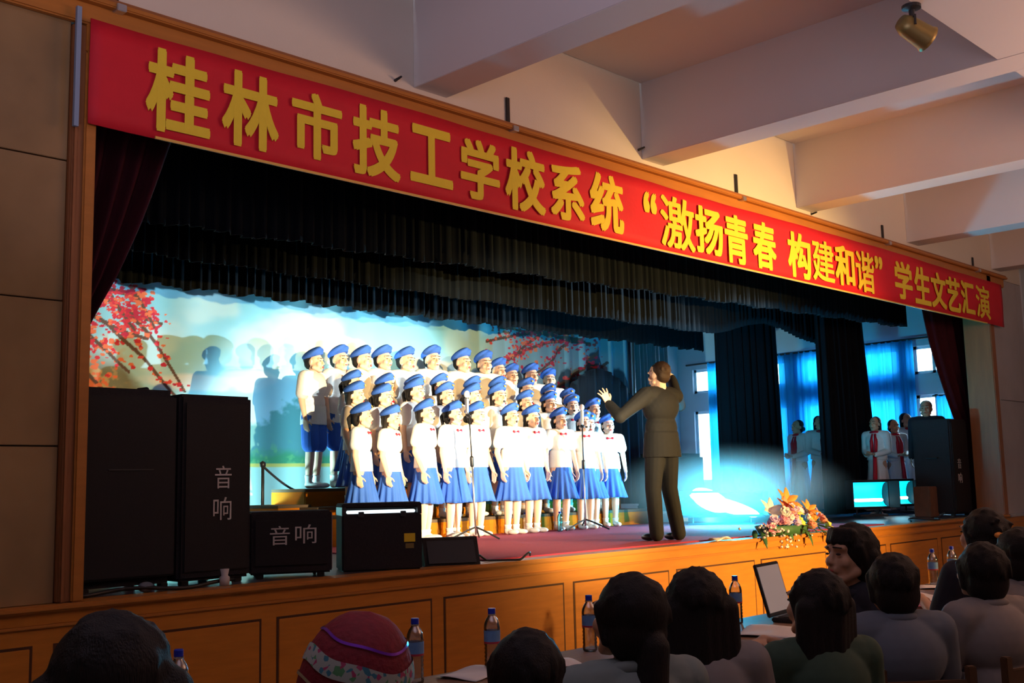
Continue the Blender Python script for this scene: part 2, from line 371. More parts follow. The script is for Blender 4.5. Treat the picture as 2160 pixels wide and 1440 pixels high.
# side wall with five windows, each an upper and a lower light
WIN = [(5.20, 6.16), (4.15, 4.95), (3.00, 3.80), (2.05, 2.78), (1.15, 1.80)]
bm = bmesh.new()
for z0, z1 in ((0.9, 1.5), (2.84, 3.18), (3.64, 5.4)): box(bm, 17.3, 17.5, 0.0, 6.7, z0, z1)
ys = [0.0]+[v for a, b in sorted(WIN) for v in (a, b)]+[6.7]
for a, b in zip(ys[0::2], ys[1::2]):
    for z0, z1 in ((1.5, 2.84), (3.18, 3.64)): box(bm, 17.3, 17.5, a, b, z0, z1)
S(obj('wall_stage_right', bm, M_STAGEW))
n = 0
for (a, b) in WIN:
    n += 1
    wf = bpy.data.objects.new('window_%d' % n, None); COL.objects.link(wf); wf.location = (17.4, (a+b)/2, 1.5); wf['kind'] = 'structure'
    hw = (b-a)/2
    for z0, z1 in ((0.0, 1.34), (1.68, 2.14)):
        bm = bmesh.new()
        for y0, y1, zz0, zz1 in ((-hw, hw, z0, z0+0.05), (-hw, hw, z1-0.05, z1), (-hw, -hw+0.05, z0, z1), (hw-0.05, hw, z0, z1), (-0.025, 0.025, z0, z1)):
            box(bm, -0.04, 0.04, y0, y1, zz0, zz1)
        obj('window_frame', bm, M_WFRAME, wf)
        for s in (-1, 1):
            bx('pane', (-0.004, 0.004, min(0.02*s, s*(hw-0.04)), max(0.02*s, s*(hw-0.04)), z0+0.04, z1-0.04), M_PANE, wf, bev=0)
bm = bmesh.new(); tube(bm, [(17.16, 1.0, 3.75), (17.16, 6.2, 3.72)], 0.018); tube(bm, [(17.16, .5, 2.8), (17.16, 1.45, 2.8)], .012)
tag(obj('curtain_rail', bm, M_DMETAL), 'thin dark rail running above the blue window curtains', 'rail')
for (y0, y1, zb, f, lab) in ((4.25, 5.70, ST+.02, 9, 'blue sheer window curtain pushed back from the bare window behind the conductor'),
                              (2.95, 4.20, ST+.02, 10, 'blue sheer window curtain between the two black wing curtains'),
                              (1.72, 2.93, ST+.02, 10, 'blue sheer window curtain above the robed performers near the stage speaker'),
                              (0.85, 1.38, ST+.02, 5, 'narrow blue sheer curtain half hidden by the maroon drape')):
    bm = bmesh.new(); drape(bm, y0, y1, lambda t: zb, 3.74 if y0 > 1 else 2.8, 17.16, f, 0.035, axis='y', seed=int(y0*10))
    cloth('window_curtain', bm, M_BLUECURT, lab, 'curtain', 'blue curtains on the wing windows', 0.001)

# ------------------------------------------------------------------ painted backdrop (colours of the print per vertex)
NX, NZ = 1040, 340
bX = np.linspace(4.4, 15.2, NX); bZ = np.linspace(ST+0.01, 4.6, NZ)
XX, ZZ = np.meshgrid(bX, bZ, indexing='ij')
rng = np.random.RandomState(3)
def vnoise(sx, sz, oct=4):
    out = np.zeros_like(XX); a = 1.0; tot = 0
    for o in range(oct):
        gx = int(11*sx*2**o)+3; gz = int(4*sz*2**o)+3; g = rng.rand(gx+1, gz+1)
        fx = (XX-4.4)/10.8*(gx-1); fz = (ZZ-ST)/3.7*(gz-1); ix = fx.astype(int); iz = fz.astype(int); tx = fx-ix; tz = fz-iz
        tx = tx*tx*(3-2*tx); tz = tz*tz*(3-2*tz)
        out += a*((g[ix, iz]*(1-tx)+g[ix+1, iz]*tx)*(1-tz)+(g[ix, iz+1]*(1-tx)+g[ix+1, iz+1]*tx)*tz); tot += a; a *= 0.5
    return out/tot
C = np.zeros((NX, NZ, 3))
def mixc(mask, col): 
    global C
    C = C*(1-mask[..., None])+np.array(col)*mask[..., None]
def sstep(a, b, x): t = np.clip((x-a)/(b-a), 0, 1); return t*t*(3-2*t)
C[:] = (0.36, 0.70, 0.88)
mixc(sstep(2.6, 4.2, ZZ), (0.22, 0.62, 0.84))
n1 = vnoise(1, 1.5); n2 = vnoise(3, 4); n3 = vnoise(8, 8)
mixc(sstep(0.42, 0.62, n1)*0.5, (0.62, 0.84, 0.90))
def blob(cx, cz, rx, rz, soft=0.35, nz=0.5):
    d = ((XX-cx)/rx)**2+((ZZ-cz)/rz)**2+nz*(n2-0.5)*2; return 1-sstep(1-soft, 1+soft, d)
for cx, cz, rx, rz in ((8.75, 3.42, 0.55, 0.20), (8.55, 3.62, 0.25, 0.16), (9.2, 3.34, 0.45, 0.14), (6.9, 2.86, 0.9, 0.10), (7.5, 2.95, 0.4, 0.12), (10.7, 3.3, 0.6, 0.1)):
    mixc(blob(cx, cz, rx, rz, 0.5)*0.8, (0.90, 0.87, 0.76) if cz > 3 else (0.78, 0.84, 0.92))
mixc((1-sstep(0, .10, ZZ-(2.78+0.25*np.sin(XX*1.7)+0.3*(n2-.5))))*0.7, (0.38, 0.55, 0.74))             # hazy mountains
mixc((1-sstep(0, .12, ZZ-(2.15+0.5*np.abs(np.sin(XX*1.15+1.1))+0.35*(n3-.5))))*0.85, (0.08, 0.28, 0.30))  # wooded shore
mixc((1-sstep(0, .12, ZZ-(1.98+0.25*(n2-.5))))*0.9, (0.07, 0.33, 0.16))
mixc(sstep(0.55, 0.7, n3)*(1-sstep(1.9, 2.3, ZZ))*0.7, (0.20, 0.52, 0.22))
mixc(1-sstep(1.875, 1.885, ZZ), (0.80, 0.62, 0.16)); mixc(1-sstep(1.83, 1.84, ZZ), (0.55, 0.80, 0.76))      # painted terrace wall
# dark karst peaks and painted-in shade at the right, foliage bank at the left
peaks = np.zeros_like(XX)
for cx, h, wd in ((12.35, 3.35, 0.45), (13.3, 3.0, 0.5), (13.55, 3.4, 0.4), (14.3, 3.75, 0.55), (14.9, 3.5, 0.5), (12.9, 2.7, 0.7)):
    peaks = np.maximum(peaks, 1-sstep(0, 0.07, ZZ-(h-2.2*np.abs((XX-cx)/wd)**2.4+0.15*(n3-.5))))
mixc(sstep(11.4, 12.6, XX)*0.75, (0.20, 0.28, 0.32))  # grey-blue hills, with the unlit right end's shade put into the colour
mixc(peaks*0.92, (0.035, 0.05, 0.075)); mixc((1-sstep(2.6, 3.0, ZZ))*sstep(12.3, 13.2, XX)*0.85, (0.03, 0.045, 0.07))  # dark peaks; the lower corner also carries the folds' shade as colour
mixc((1-sstep(0, .2, XX-(5.9+0.3*(n2-.5)-0.5*np.abs(ZZ-2.7))))*(1-sstep(2.9, 3.3, ZZ)), (0.20, 0.22, 0.17))
mixc(sstep(0.5, 0.6, n3)*(1-sstep(5.5, 6.0, XX))*(1-sstep(3.2, 3.5, ZZ))*0.9, (0.62, 0.42, 0.22))
def dab(x, z, rx, rz, col, a=1.0):
    i0, i1 = np.searchsorted(bX, [x-rx, x+rx]); j0, j1 = np.searchsorted(bZ, [z-rz, z+rz])
    if i1 <= i0 or j1 <= j0: return
    d = ((XX[i0:i1, j0:j1]-x)/rx)**2+((ZZ[i0:i1, j0:j1]-z)/rz)**2; mk = (d < 1)[..., None]*a
    C[i0:i1, j0:j1] = C[i0:i1, j0:j1]*(1-mk)+np.array(col)*mk
def twig(x0, z0, x1, z1, sag, r, col, leaves, lcols, spread):
    for i in range(160):
        t = i/159; x = x0+(x1-x0)*t; z = z0+(z1-z0)*t-sag*math.sin(PI*t)
        dab(x, z, r*(1-0.6*t)+0.012, r*(1-0.6*t)+0.012, col)
        if rng.rand() < leaves*.34:
            for _ in range(2):
                s = rng.uniform(0.014, 0.034); dab(x+rng.randn()*spread, z+rng.randn()*spread*0.8, s*1.2, s*rng.uniform(.5, 1), lcols[rng.randint(len(lcols))])
RC = [(0.66, 0.04, 0.07), (0.74, 0.08, 0.08), (0.55, 0.03, 0.08), (0.80, 0.20, 0.10)]
DK = (0.13, 0.08, 0.07)
for a in ((5.0, 4.1, 6.0, 3.85, .05, .02, DK, .9, RC, .10), (5.3, 4.0, 6.3, 3.55, .1, .02, DK, .9, RC, .11), (5.2, 3.7, 6.1, 3.35, .05, .02, DK, .6, RC, .10), (5.2, 3.5, 5.9, 2.95, 0, .015, DK, .8, RC[3:]+RC[:1], .09),
          (5.6, 3.5, 6.55, 2.62, -.05, .014, DK, .25, RC, .05), (5.9, 3.6, 6.6, 2.75, -.1, .012, DK, .3, RC, .04), (5.6, 3.9, 5.95, 3.45, 0, .012, DK, .9, RC, .09), (5.9, 3.95, 6.2, 3.5, 0, .012, DK, .8, RC, .07),
          (5.1, 3.2, 5.7, 2.6, 0, .015, DK, .6, RC[3:], .09),
          (14.6, 4.05, 11.7, 3.75, -.12, .025, DK, .95, RC, .13), (14.2, 3.9, 11.9, 3.35, -.2, .02, DK, .6, RC, .10), (13.9, 3.95, 12.0, 4.0, 0, .018, DK, .9, RC, .12), (14.4, 3.8, 12.8, 2.9, .1, .016, DK, .7, RC, .11),
          (13.6, 3.9, 12.5, 3.2, .1, .014, DK, .7, RC, .10), (12.9, 3.95, 12.2, 3.5, 0, .014, DK, .9, RC, .10), (14.6, 3.6, 13.6, 2.8, 0, .012, DK, .5, RC[:1]+RC[2:3], .12)):
    twig(*a)
YY = 6.05+0.018*np.sin(XX*9+1.5*np.sin(XX*2.1))+0.05*sstep(12.6, 14, XX)*np.sin(XX*17)
co = np.stack([XX, YY, ZZ], -1).reshape(-1, 3).astype(np.float32)
idx = np.arange(NX*NZ).reshape(NX, NZ)
q = np.stack([idx[:-1, :-1], idx[1:, :-1], idx[1:, 1:], idx[:-1, 1:]], -1).reshape(-1, 4)
me = bpy.data.meshes.new('painted_backdrop'); me.vertices.add(len(co)); me.vertices.foreach_set('co', co.ravel())
me.loops.add(q.size); me.loops.foreach_set('vertex_index', q.ravel().astype(np.int32))
me.polygons.add(len(q)); me.polygons.foreach_set('loop_start', (np.arange(len(q))*4).astype(np.int32)); me.update(); me.validate()
ca = me.color_attributes.new('paint', 'FLOAT_COLOR', 'POINT')
ca.data.foreach_set('color', np.concatenate([C.reshape(-1, 3), np.ones((NX*NZ, 1))], 1).astype(np.float32).ravel())
for p in me.polygons: p.use_smooth = True
M_BACK = mat('printed_backdrop', (1, 1, 1), 0.9); _at = M_BACK.node_tree.nodes.new('ShaderNodeAttribute'); _at.attribute_name = 'paint'
M_BACK.node_tree.links.new(_at.outputs['Color'], M_BACK.node_tree.nodes['Principled BSDF'].inputs['Base Color'])
bd = empty('painted_backdrop', (9.8, 6.05, ST), 0, 'large painted lake and mountain backdrop with red maple branches behind the choir', 'backdrop')
o = link('painted_cloth', me, M_BACK, bd, loc=(-9.8, -6.05, -ST))
bm = bmesh.new(); tube(bm, [(15.24-9.8, -0.08, 0), (15.24-9.8, -0.08, 3.4)], 0.035)
tag(obj('edge_pole', bm, M_METAL, bd, True), 'pale pole at the edge of the backdrop')

# ------------------------------------------------------------------ stage curtains
def wav(z, a, k, s=0.0): return lambda t: z+a*math.sin(k*t)+0.5*a*math.sin(2.63*k*t+1)+s*t
bm = bmesh.new(); drape(bm, 2.9, 15.8, wav(3.46, .012, 90, .30), 5.15, 1.2, 120, 0.032, seed=1)
cloth('border_curtain', bm, M_BORDER, 'black border curtain nearest the red banner across the stage top', 'curtain', 'black border curtains')
def zb2(t):
    X = 2.9+12.7*t
    return 3.50+0.01*math.sin(80*t)+(0.27*max(0, min(1, (X-12.3)/1.3)) - 0.2*max(0, min(1, (X-13.7)/1.4)))
bm = bmesh.new(); drape(bm, 2.9, 15.6, zb2, 5.15, 2.3, 120, 0.032, seed=2)
cloth('border_curtain', bm, M_BORDER, 'middle black border curtain hanging behind the front one', 'curtain', 'black border curtains')
bm = bmesh.new(); drape(bm, 2.9, 15.28, wav(3.70, .018, 130), 5.15, 4.5, 110, 0.03, seed=3)
cloth('border_curtain', bm, M_BORDER, 'rear black border curtain with a ragged hem above the painted sky', 'curtain', 'black border curtains')
for (x0, x1, yy, lab, sd, f, flare) in ((13.76, 15.40, 3.2, 'wide black wing curtain beside the conductor', 11, 8, 0.02),
                                  (14.62, 15.12, 2.0, 'narrow black wing curtain left of the bright slit, behind the flowers', 12, 4, 0.04),
                                  (15.22, 15.9, 2.0, 'black wing curtain right of the bright slit, in front of the robed performers', 13, 4, 0.10)):
    bm = bmesh.new(); drape(bm, x0, x1, lambda t: ST+0.04, 5.15, yy, f, 0.06, seed=sd)
    for v in bm.verts:
        if v.co.x > (x0+x1)/2: v.co.x += flare*3*max(0, (4.2-v.co.z)/3.2)*((v.co.x-x0)/(x1-x0))
    cloth('wing_curtain', bm, M_BORDER, lab, 'curtain', 'black wing curtains at the right of the stage')
def swept(x_out, pts, y, m, lab, side, sd):
    """house curtain gathered to the outer side; pts=(z, inner edge x)"""
    bm = bmesh.new(); nz = 30; per = 60; g = []
    zs = [p[0] for p in pts][::-1]; xe = [p[1] for p in pts][::-1]
    for j in range(nz+1):
        z = zs[0]+(zs[-1]-zs[0])*j/nz; xi = float(np.interp(z, zs, xe)); row = []
        for i in range(per+1):
            t = i/per; xx = x_out+(xi-x_out)*t
            row.append(bm.verts.new((xx, y+0.05*math.sin(t*38+sd)+0.02*math.sin(t*17), z)))
        g.append(row)
    for j in range(nz):
        for i in range(per): bm.faces.new((g[j][i], g[j][i+1], g[j+1][i+1], g[j+1][i]))
    cloth('house_curtain', bm, m, lab, 'curtain', 'maroon house curtains', 0.012)
swept(2.60, [(5.1, 3.9), (4.4, 3.66), (3.9, 3.46), (3.5, 3.33), (3.25, 3.24), (2.92, 3.10), (2.7, 2.98), (2.5, 2.88), (2.2, 2.80), (1.2, 2.76)], 0.52, M_REDCURT, 'maroon velvet drape swept aside above the tall speaker stack', -1, 0)
swept(16.9, [(5.1, 14.6), (4.4, 14.9), (3.8, 15.05), (3.4, 15.2), (3.0, 15.42), (2.6, 15.68), (2.3, 15.9), (2.0, 16.05), (1.0, 16.15)], 0.56, M_REDCURT, 'dark maroon drape at the banner end, above the far loudspeaker', 1, 2)
bm = bmesh.new(); drape(bm, 15.35, 16.55, lambda t: ST+0.03, 4.3, 6.2, 10, 0.05, seed=21)
cloth('rear_curtain', bm, M_GREYCURT, 'grey pleated curtain behind the conductor, next to the pale pole', 'curtain')
bm = bmesh.new(); drape(bm, 13.15, 15.1, lambda t: ST+0.03, 2.95, 5.82, 9, 0.05, seed=22)  # added sheet, its dark colour stands for shade in the backdrop's folds
for v in bm.verts:
    if v.co.z > 2.4: v.co.z += 0.5*math.sin((v.co.x-13.15)/1.95*PI)*(v.co.z-2.4)/0.55
cloth('rear_curtain', bm, mat('shaded_fold_cloth', (0.045, 0.055, 0.075), 0.85, ns=8, na=0.4, stretch=(5, 5, .4)), 'added dark sheet for the shaded folds at the lower corner of the painted backdrop', 'curtain')

# ------------------------------------------------------------------ banner
bn = empty('banner', (9.43, -0.07, 3.655), 0, 'long red cloth banner with yellow Chinese characters above the stage', 'banner')
bm = bmesh.new(); nx, nz = 160, 6; g = []
for i in range(nx+1):
    row = []
    for j in range(nz+1):
        X = 2.62+13.66*i/nx; Z = 3.655+0.635*j/nz
        row.append(bm.verts.new((X-9.43, 0.006*math.sin(X*2.3)+0.004*math.sin(X*7+j), Z-3.655-(0.010*math.sin(X*0.9) if j == nz else 0))))
    g.append(row)
for i in range(nx):
    for j in range(nz): bm.faces.new((g[i][j], g[i+1][j], g[i+1][j+1], g[i][j+1]))
o = obj('banner_cloth', bm, M_BANNER, bn, True); s = o.modifiers.new('t', 'SOLIDIFY'); s.thickness = 0.006
bm = bmesh.new(); box(bm, -6.4, 6.2, -0.012, 0.0, -0.006, 0.010); obj('gold_hem', bm, M_GOLD, bn)
TXT = [('桂',2.96,3.39,3.70,4.22),('林',3.47,3.89,3.72,4.22),('市',3.99,4.40,3.75,4.21),('技',4.49,4.92,3.72,4.23),('工',5.01,5.43,3.76,4.20),('学',5.51,5.93,3.73,4.21),('校',5.99,6.46,3.72,4.24),('系',6.52,6.95,3.73,4.22),('统',7.02,7.48,3.71,4.23),
       ('“',7.77,7.97,3.98,4.18),('激',8.02,8.56,3.70,4.20),('扬',8.57,9.04,3.72,4.19),('青',9.07,9.49,3.69,4.19),('春',9.58,10.03,3.70,4.20),('构',10.26,10.75,3.69,4.19),('建',10.78,11.27,3.71,4.18),('和',11.29,11.75,3.72,4.19),('谐',11.78,12.24,3.70,4.19),('”',12.27,12.47,4.02,4.18),
       ('学',12.78,13.27,3.72,4.20),('生',13.33,13.80,3.71,4.20),('文',13.82,14.28,3.71,4.19),('艺',14.29,14.74,3.71,4.18),('汇',14.77,15.22,3.72,4.18),('演',15.27,15.76,3.71,4.18)]
for ch, x0, x1, z0, z1 in TXT:
    me = glyph(ch, 0.026 if ch not in '激谐建演' else 0.015)
    o = link('character', me, M_YELLOW, bn, loc=(x0-9.43, -0.012, z0-3.655)); o.scale = (x1-x0, 1, z1-z0)
bm = bmesh.new(); box(bm, 2.535, 2.562, -0.085, -0.06, 3.62, 4.33); obj0 = obj('pale_batten', bm, mat('pale_blue_strip', (0.25, 0.32, 0.45), 0.5))
tag(obj0, 'narrow pale blue strip standing at the banner end by the brown marble', 'strip')
for X, z1 in ((2.80, 4.62), (6.13, 4.68), (9.47, 4.67), (12.73, 4.64), (15.5, 4.60)):
    t = empty('banner_bracket', (X, -0.06, 4.38), 0, {2.80: 'pale metal bracket holding the banner at the marble wall end', 6.13: 'metal hanging bracket above the sixth and seventh banner characters', 9.47: 'metal hanging bracket above the middle of the banner text', 12.73: 'metal hanging bracket above the closing quote mark', 15.5: 'metal hanging bracket above the last banner characters'}[X], 'bracket', 'brackets along the banner top')
    bx('strap', (-0.02, 0.02, 0.06, 0.076, 0.02, z1-4.38), M_DMETAL, t, bev=0.003)
    bx('clip', (-0.03, 0.03, -0.03, 0.07, -0.005, 0.04), M_METAL, t, bev=0.004)
for X, Z in ((4.96, 4.53), (7.86, 4.60), (11.0, 4.5)):
    bm = bmesh.new(); capsule(bm, (X, 0.02, Z), (X, -0.05, Z+0.01), 0.012, 0.008); tag(obj('wall_hook', bm, M_DMETAL), {4.96: 'small dark hook in the wall beneath the first full ceiling beam', 7.86: 'small dark hook in the lit wall by the second beam', 11.0: 'small dark hook in the wall by the third beam'}[X], 'hook', 'wall hooks above the cornice')

# ------------------------------------------------------------------ ceiling spotlight
t = empty('ceiling_spotlight', (6.55, -3.2, 4.52), 0.6, 'dark brassy spotlight hanging from the ceiling crossbeam', 'spotlight')
bm = bmesh.new(); lathe(bm, [(0.0, 0.0), (0.06, 0.0), (0.06, -0.02), (0.018, -0.03), (0.018, -0.10), (0.0, -0.10)], caps=False); obj('mount', bm, M_DMETAL, t)
bm = bmesh.new(); tube(bm, [(-0.09, 0, -0.16), (-0.09, 0, -0.10), (0.09, 0, -0.10), (0.09, 0, -0.16)], 0.008); obj('yoke', bm, M_DMETAL, t)
bm = bmesh.new(); lathe(bm, [(0.0, -0.10), (0.05, -0.10), (0.07, -0.05), (0.08, 0.10), (0.09, 0.12), (0.078, 0.12), (0.07, 0.10), (0.0, 0.09)], caps=False)
obj('can', bm, M_BRASS, t, True, loc=(0, 0, -0.16), rot=(math.radians(115), 0, 0.5))
bm = bmesh.new(); lathe(bm, [(0.0, 0.0), (0.055, 0.0), (0.05, 0.012), (0.0, 0.02)], caps=False); obj('lens', bm, M_SCREEN, t, True, loc=(0.03, -0.09, -0.20), rot=(math.radians(115), 0, 0.5))

# ------------------------------------------------------------------ people: body kits
def V(*a): return Vector(a)
HSC = 1.19      # head size against the slim standard head
def joints(H, seated=False):
    J = dict(pel=V(0, 0, .53*H), wst=V(0, 0, .62*H), chs=V(0, .002*H, .73*H), nek=V(0, .006*H, .830*H), hd=V(0, -.006*H, .918*H))
    for s in (-1, 1):
        J['sh', s] = V(.110*s*H, .004*H, .800*H); J['el', s] = V(.138*s*H, .010*H, .635*H); J['wr', s] = V(.146*s*H, -.028*H, .492*H)
        J['hip', s] = V(.052*s*H, 0, .515*H); J['kn', s] = V(.050*s*H, -.006*H, .285*H); J['an', s] = V(.046*s*H, .012*H, .045*H)
    if seated:
        dz = .51-.515*H
        for k in list(J): J[k] = J[k]+V(0, 0, dz)
        for s in (-1, 1):
            J['kn', s] = V(.075*s*H, -.245*H, .50); J['an', s] = V(.075*s*H, -.215*H, .07)
            J['el', s] = J['sh', s]+V(.035*s*H, -.070*H, -.155*H); J['wr', s] = V(.075*s*H, -.285*H, .815)
        for k in ('chs', 'nek', 'hd'): J[k] = J[k]+V(0, -.03*H if k != 'chs' else -.012*H, 0)
        for s in (-1, 1): J['sh', s] += V(0, -.022*H, 0)
    return J
def xf(bm, n, c, s, yaw, pitch, roll=0):
    mt = Matrix.Translation(c) @ Euler((pitch, roll, yaw), 'XYZ').to_matrix().to_4x4() @ Matrix.Scale(s, 4)
    bmesh.ops.transform(bm, matrix=mt, verts=list(bm.verts)[n:])
def head_prims(bm, c, s, yaw=0, pitch=0, opened=False):
    n = len(bm.verts)
    ell(bm, (0, .010, .022), (.072, .089, .083)); ell(bm, (0, -.026, -.034), (.056, .060, .070)); ell(bm, (0, -.060, -.092), (.027, .024, .020))
    capsule(bm, (0, -.084, .008), (0, -.102, -.026), .008, .013); ell(bm, (0, -.092, -.032), (.019, .012, .009), sub=2)
    for k in (-1, 1):
        ell(bm, (.034*k, -.058, -.028), (.026, .024, .026), sub=2); ell(bm, (.074*k, .010, -.012), (.010, .020, .031), (0, 0, .35*k), 2)
        capsule(bm, (.050*k, -.012, -.062), (.018*k, -.062, -.094), .020, .016); capsule(bm, (.014*k, -.082, .026), (.044*k, -.070, .026), .011, .010)
    capsule(bm, (-.017, -.088, -.052), (.017, -.088, -.052), .008, .008); capsule(bm, (-.014, -.086, -.070 if opened else -.062), (.014, -.086, -.070 if opened else -.062), .009, .009)
    xf(bm, n, c, s, yaw, pitch)
def hand_prims(bm, w, d, pn, th, s, curl=0.5, spread=0.0):
    d = Vector(d).normalized(); pn = (Vector(pn)-d*Vector(pn).dot(d)).normalized(); th = Vector(th); th = (th-d*th.dot(d)-pn*th.dot(pn)).normalized()
    Lf = (.066, .075, .070, .054)
    for i in range(4):
        off = .030-.020*i; k = w+d*(.088-.004*abs(i-1.2))*s+th*off*s
        capsule(bm, w+d*.012*s+th*off*.6*s, k, .0125*s, .0105*s, 8, 3)
        dd = (d+th*spread*(1.5-i)*0.30)
        d1 = (dd*math.cos(curl*.55)+pn*math.sin(curl*.55)).normalized(); d2 = (dd*math.cos(curl*1.25)+pn*math.sin(curl*1.25)).normalized()
        m = k+d1*Lf[i]*.52*s; capsule(bm, k, m, .0098*s, .0088*s, 8, 3); capsule(bm, m, m+d2*Lf[i]*.48*s, .0088*s, .0072*s, 8, 3)
    b = w+d*.028*s+th*.026*s; m = b+(d*.62+th*.72+pn*.25).normalized()*.040*s
    capsule(bm, w+d*.012*s+th*.010*s, b, .014*s, .0135*s, 8, 3); capsule(bm, b, m, .0125*s, .0105*s, 8, 3)
    capsule(bm, m, m+(d*.85+th*.30+pn*.40).normalized()*.032*s, .0105*s, .0085*s, 8, 3)
def body_prims(bm, J, H, yaw=0, pitch=0, opened=False, hands=None, male=False, fing=0.5):
    s = H/1.65; k = 1.10 if male else 1.0
    ell(bm, J['chs']+V(0, 0, .01*H), (.092*k*H, .062*k*H, .105*H)); ell(bm, J['wst'], (.074*k*H, .054*H, .085*H)); ell(bm, J['pel'], (.092*H, .064*H, .075*H))
    capsule(bm, J['sh', -1]*.82+J['sh', 1]*.18, J['sh', 1]*.82+J['sh', -1]*.18, .037*k*H, .037*k*H)
    capsule(bm, J['nek']-V(0, 0, .02*H), J['hd']+V(0, .010*H, -.035*H), .033*k*H, .029*k*H)
    head_prims(bm, J['hd'], s*HSC, yaw, pitch, opened)
    for q in (-1, 1):
        capsule(bm, J['sh', q], J['el', q], .030*k*H, .023*k*H); capsule(bm, J['el', q], J['wr', q], .0235*k*H, .0155*H)
        capsule(bm, J['hip', q], J['kn', q], .051*H, .034*H); capsule(bm, J['kn', q], J['kn', q].lerp(J['an', q], .35), .034*H, .034*H)
        capsule(bm, J['kn', q].lerp(J['an', q], .33), J['an', q], .0345*H, .021*H); capsule(bm, J['an', q]+V(0, -.01*H, -.02*H), J['an', q]+V(0, -.085*H, -.028*H), .020*H, .016*H)
        if hands and q in hands: d, pn, th, cu, sp = hands[q]
        else: d, pn, th, cu, sp = (V(.0, -.12, -1), V(-q, 0, 0), V(0, -1, -.1), fing, 0)
        hand_prims(bm, J['wr', q], d, pn, th, s, cu, sp)
def face_parts(J, H, yaw, pitch, opened):
    s = H/1.65*HSC; out = []
    for k in (-1, 1):
        bm = bmesh.new(); ell(bm, (.030*k, -.0835, .003), (.0115, .005, .0048), (0, 0, .2*k), 2); xf(bm, 0, J['hd'], s, yaw, pitch); out.append(('eye', mesh_of('eye', bm), M_DARK, 'body'))
        bm = bmesh.new(); capsule(bm, (.014*k, -.0940, .0285), (.045*k, -.082, .0270), .0036, .0026, 6, 2); xf(bm, 0, J['hd'], s, yaw, pitch); out.append(('eyebrow', mesh_of('eyebrow', bm), M_DARK, 'body'))
    bm = bmesh.new(); ell(bm, (0, -.0965, -.060), (.017, .006, .013 if opened else .006), sub=2); xf(bm, 0, J['hd'], s, yaw, pitch)
    out.append(('mouth', mesh_of('mouth', bm), M_DARK if opened == 2 else M_LIP, 'body')); return out
def hair_prims(bm, J, H, yaw, pitch, style):
    s = H/1.65*HSC; n = len(bm.verts)
    if style == 'crop':
        ell(bm, (0, .038, .034), (.078, .082, .080)); ell(bm, (0, .056, -.012), (.070, .050, .066))
    else:
        ell(bm, (0, .036, .032), (.080, .084, .084)); ell(bm, (0, .056, -.025), (.074, .052, .080))
        for k in (-1, 1): capsule(bm, (.072*k, .000, .030), (.074*k, .022, -.045), .012, .011)
        if style == 'pony': capsule(bm, (0, .105, .02), (0, .135, -.02), .022, .026); capsule(bm, (0, .135, -.02), (.01, .125, -.14), .026, .010)
        if style == 'bun': ell(bm, (0, .115, -.035), (.045, .038, .042))
        if style == 'bob':
            for k in (-1, 0, 1): capsule(bm, (.055*k, .066-.030*abs(k), 0), (.055*k, .066-.02*abs(k), -.11), .034, .028)
    xf(bm, n, J['hd'], s, yaw, pitch)
def beret_parts(J, H, yaw, pitch, badge=True):
    s = H/1.65*HSC
    def bld(bm):
        ell(bm, (-.016, .022, .090), (.104, .116, .040), (-.44, -.34, 0)); ell(bm, (.016, -.030, .104), (.068, .062, .036), (-.30, -.2, 0))
        n = len(bm.verts); lathe(bm, [(.080, -.018), (.092, -.018), (.094, .02), (.082, .02)], 24); bmesh.ops.transform(bm, matrix=Matrix.Translation((0, .004, .068)) @ Euler((-.26, -.14, 0)).to_matrix().to_4x4() @ Matrix.Diagonal((.92, 1.06, 1, 1)), verts=list(bm.verts)[n:])
        ell(bm, (-.002, .010, .078), (.078, .092, .035), (-.26, -.14, 0))
        xf(bm, 0, J['hd'], s, yaw, pitch)
    out = [('beret', fused('beret', bld, .008, 2, .5), M_BLUE, None)]
    if badge:
        bm = bmesh.new(); ell(bm, (.022, -.094, .108), (.017, .006, .015), (-.5, 0, .2), 2); xf(bm, 0, J['hd'], s, yaw, pitch); out.append(('badge', mesh_of('badge', bm), M_BADGE, 'beret'))
    return out
def torso_cloth(bm, J, H, hem, grow=.012, sleeve=.55, sr=.048, male=False, flare=0.0):
    k = 1.10 if male else 1.0; g = grow*H
    ell(bm, J['chs']+V(0, 0, .01*H), (.094*k*H+g, .063*k*H+g, .108*H)); ell(bm, J['wst'], (.080*k*H+g, .056*H+g, .09*H))
    capsule(bm, J['sh', -1]*.85+J['sh', 1]*.15, J['sh', 1]*.85+J['sh', -1]*.15, .037*k*H+g*.8, .037*k*H+g*.8)
    ell(bm, J['nek']-V(0, 0, .012*H), (.046*H, .040*H, .022*H))
    n = len(bm.verts); lathe(bm, [(.090*k*H+g+flare, 0), (.088*k*H+g+flare*.7, .05*H), (.082*k*H+g, .14*H)], 24)
    bmesh.ops.transform(bm, matrix=Matrix.Translation((J['wst'].x, J['wst'].y, hem)) @ Matrix.Diagonal((1, .74, 1, 1)), verts=list(bm.verts)[n:])
    for q in (-1, 1):
        if sleeve <= 1: capsule(bm, J['sh', q], J['sh', q].lerp(J['el', q], sleeve), .036*k*H+g*.6, sr*H, 14)
        else:
            capsule(bm, J['sh', q], J['el', q], .036*k*H+g*.6, .033*H); capsule(bm, J['el', q], J['el', q].lerp(J['wr', q], .95), .032*H, .026*H)
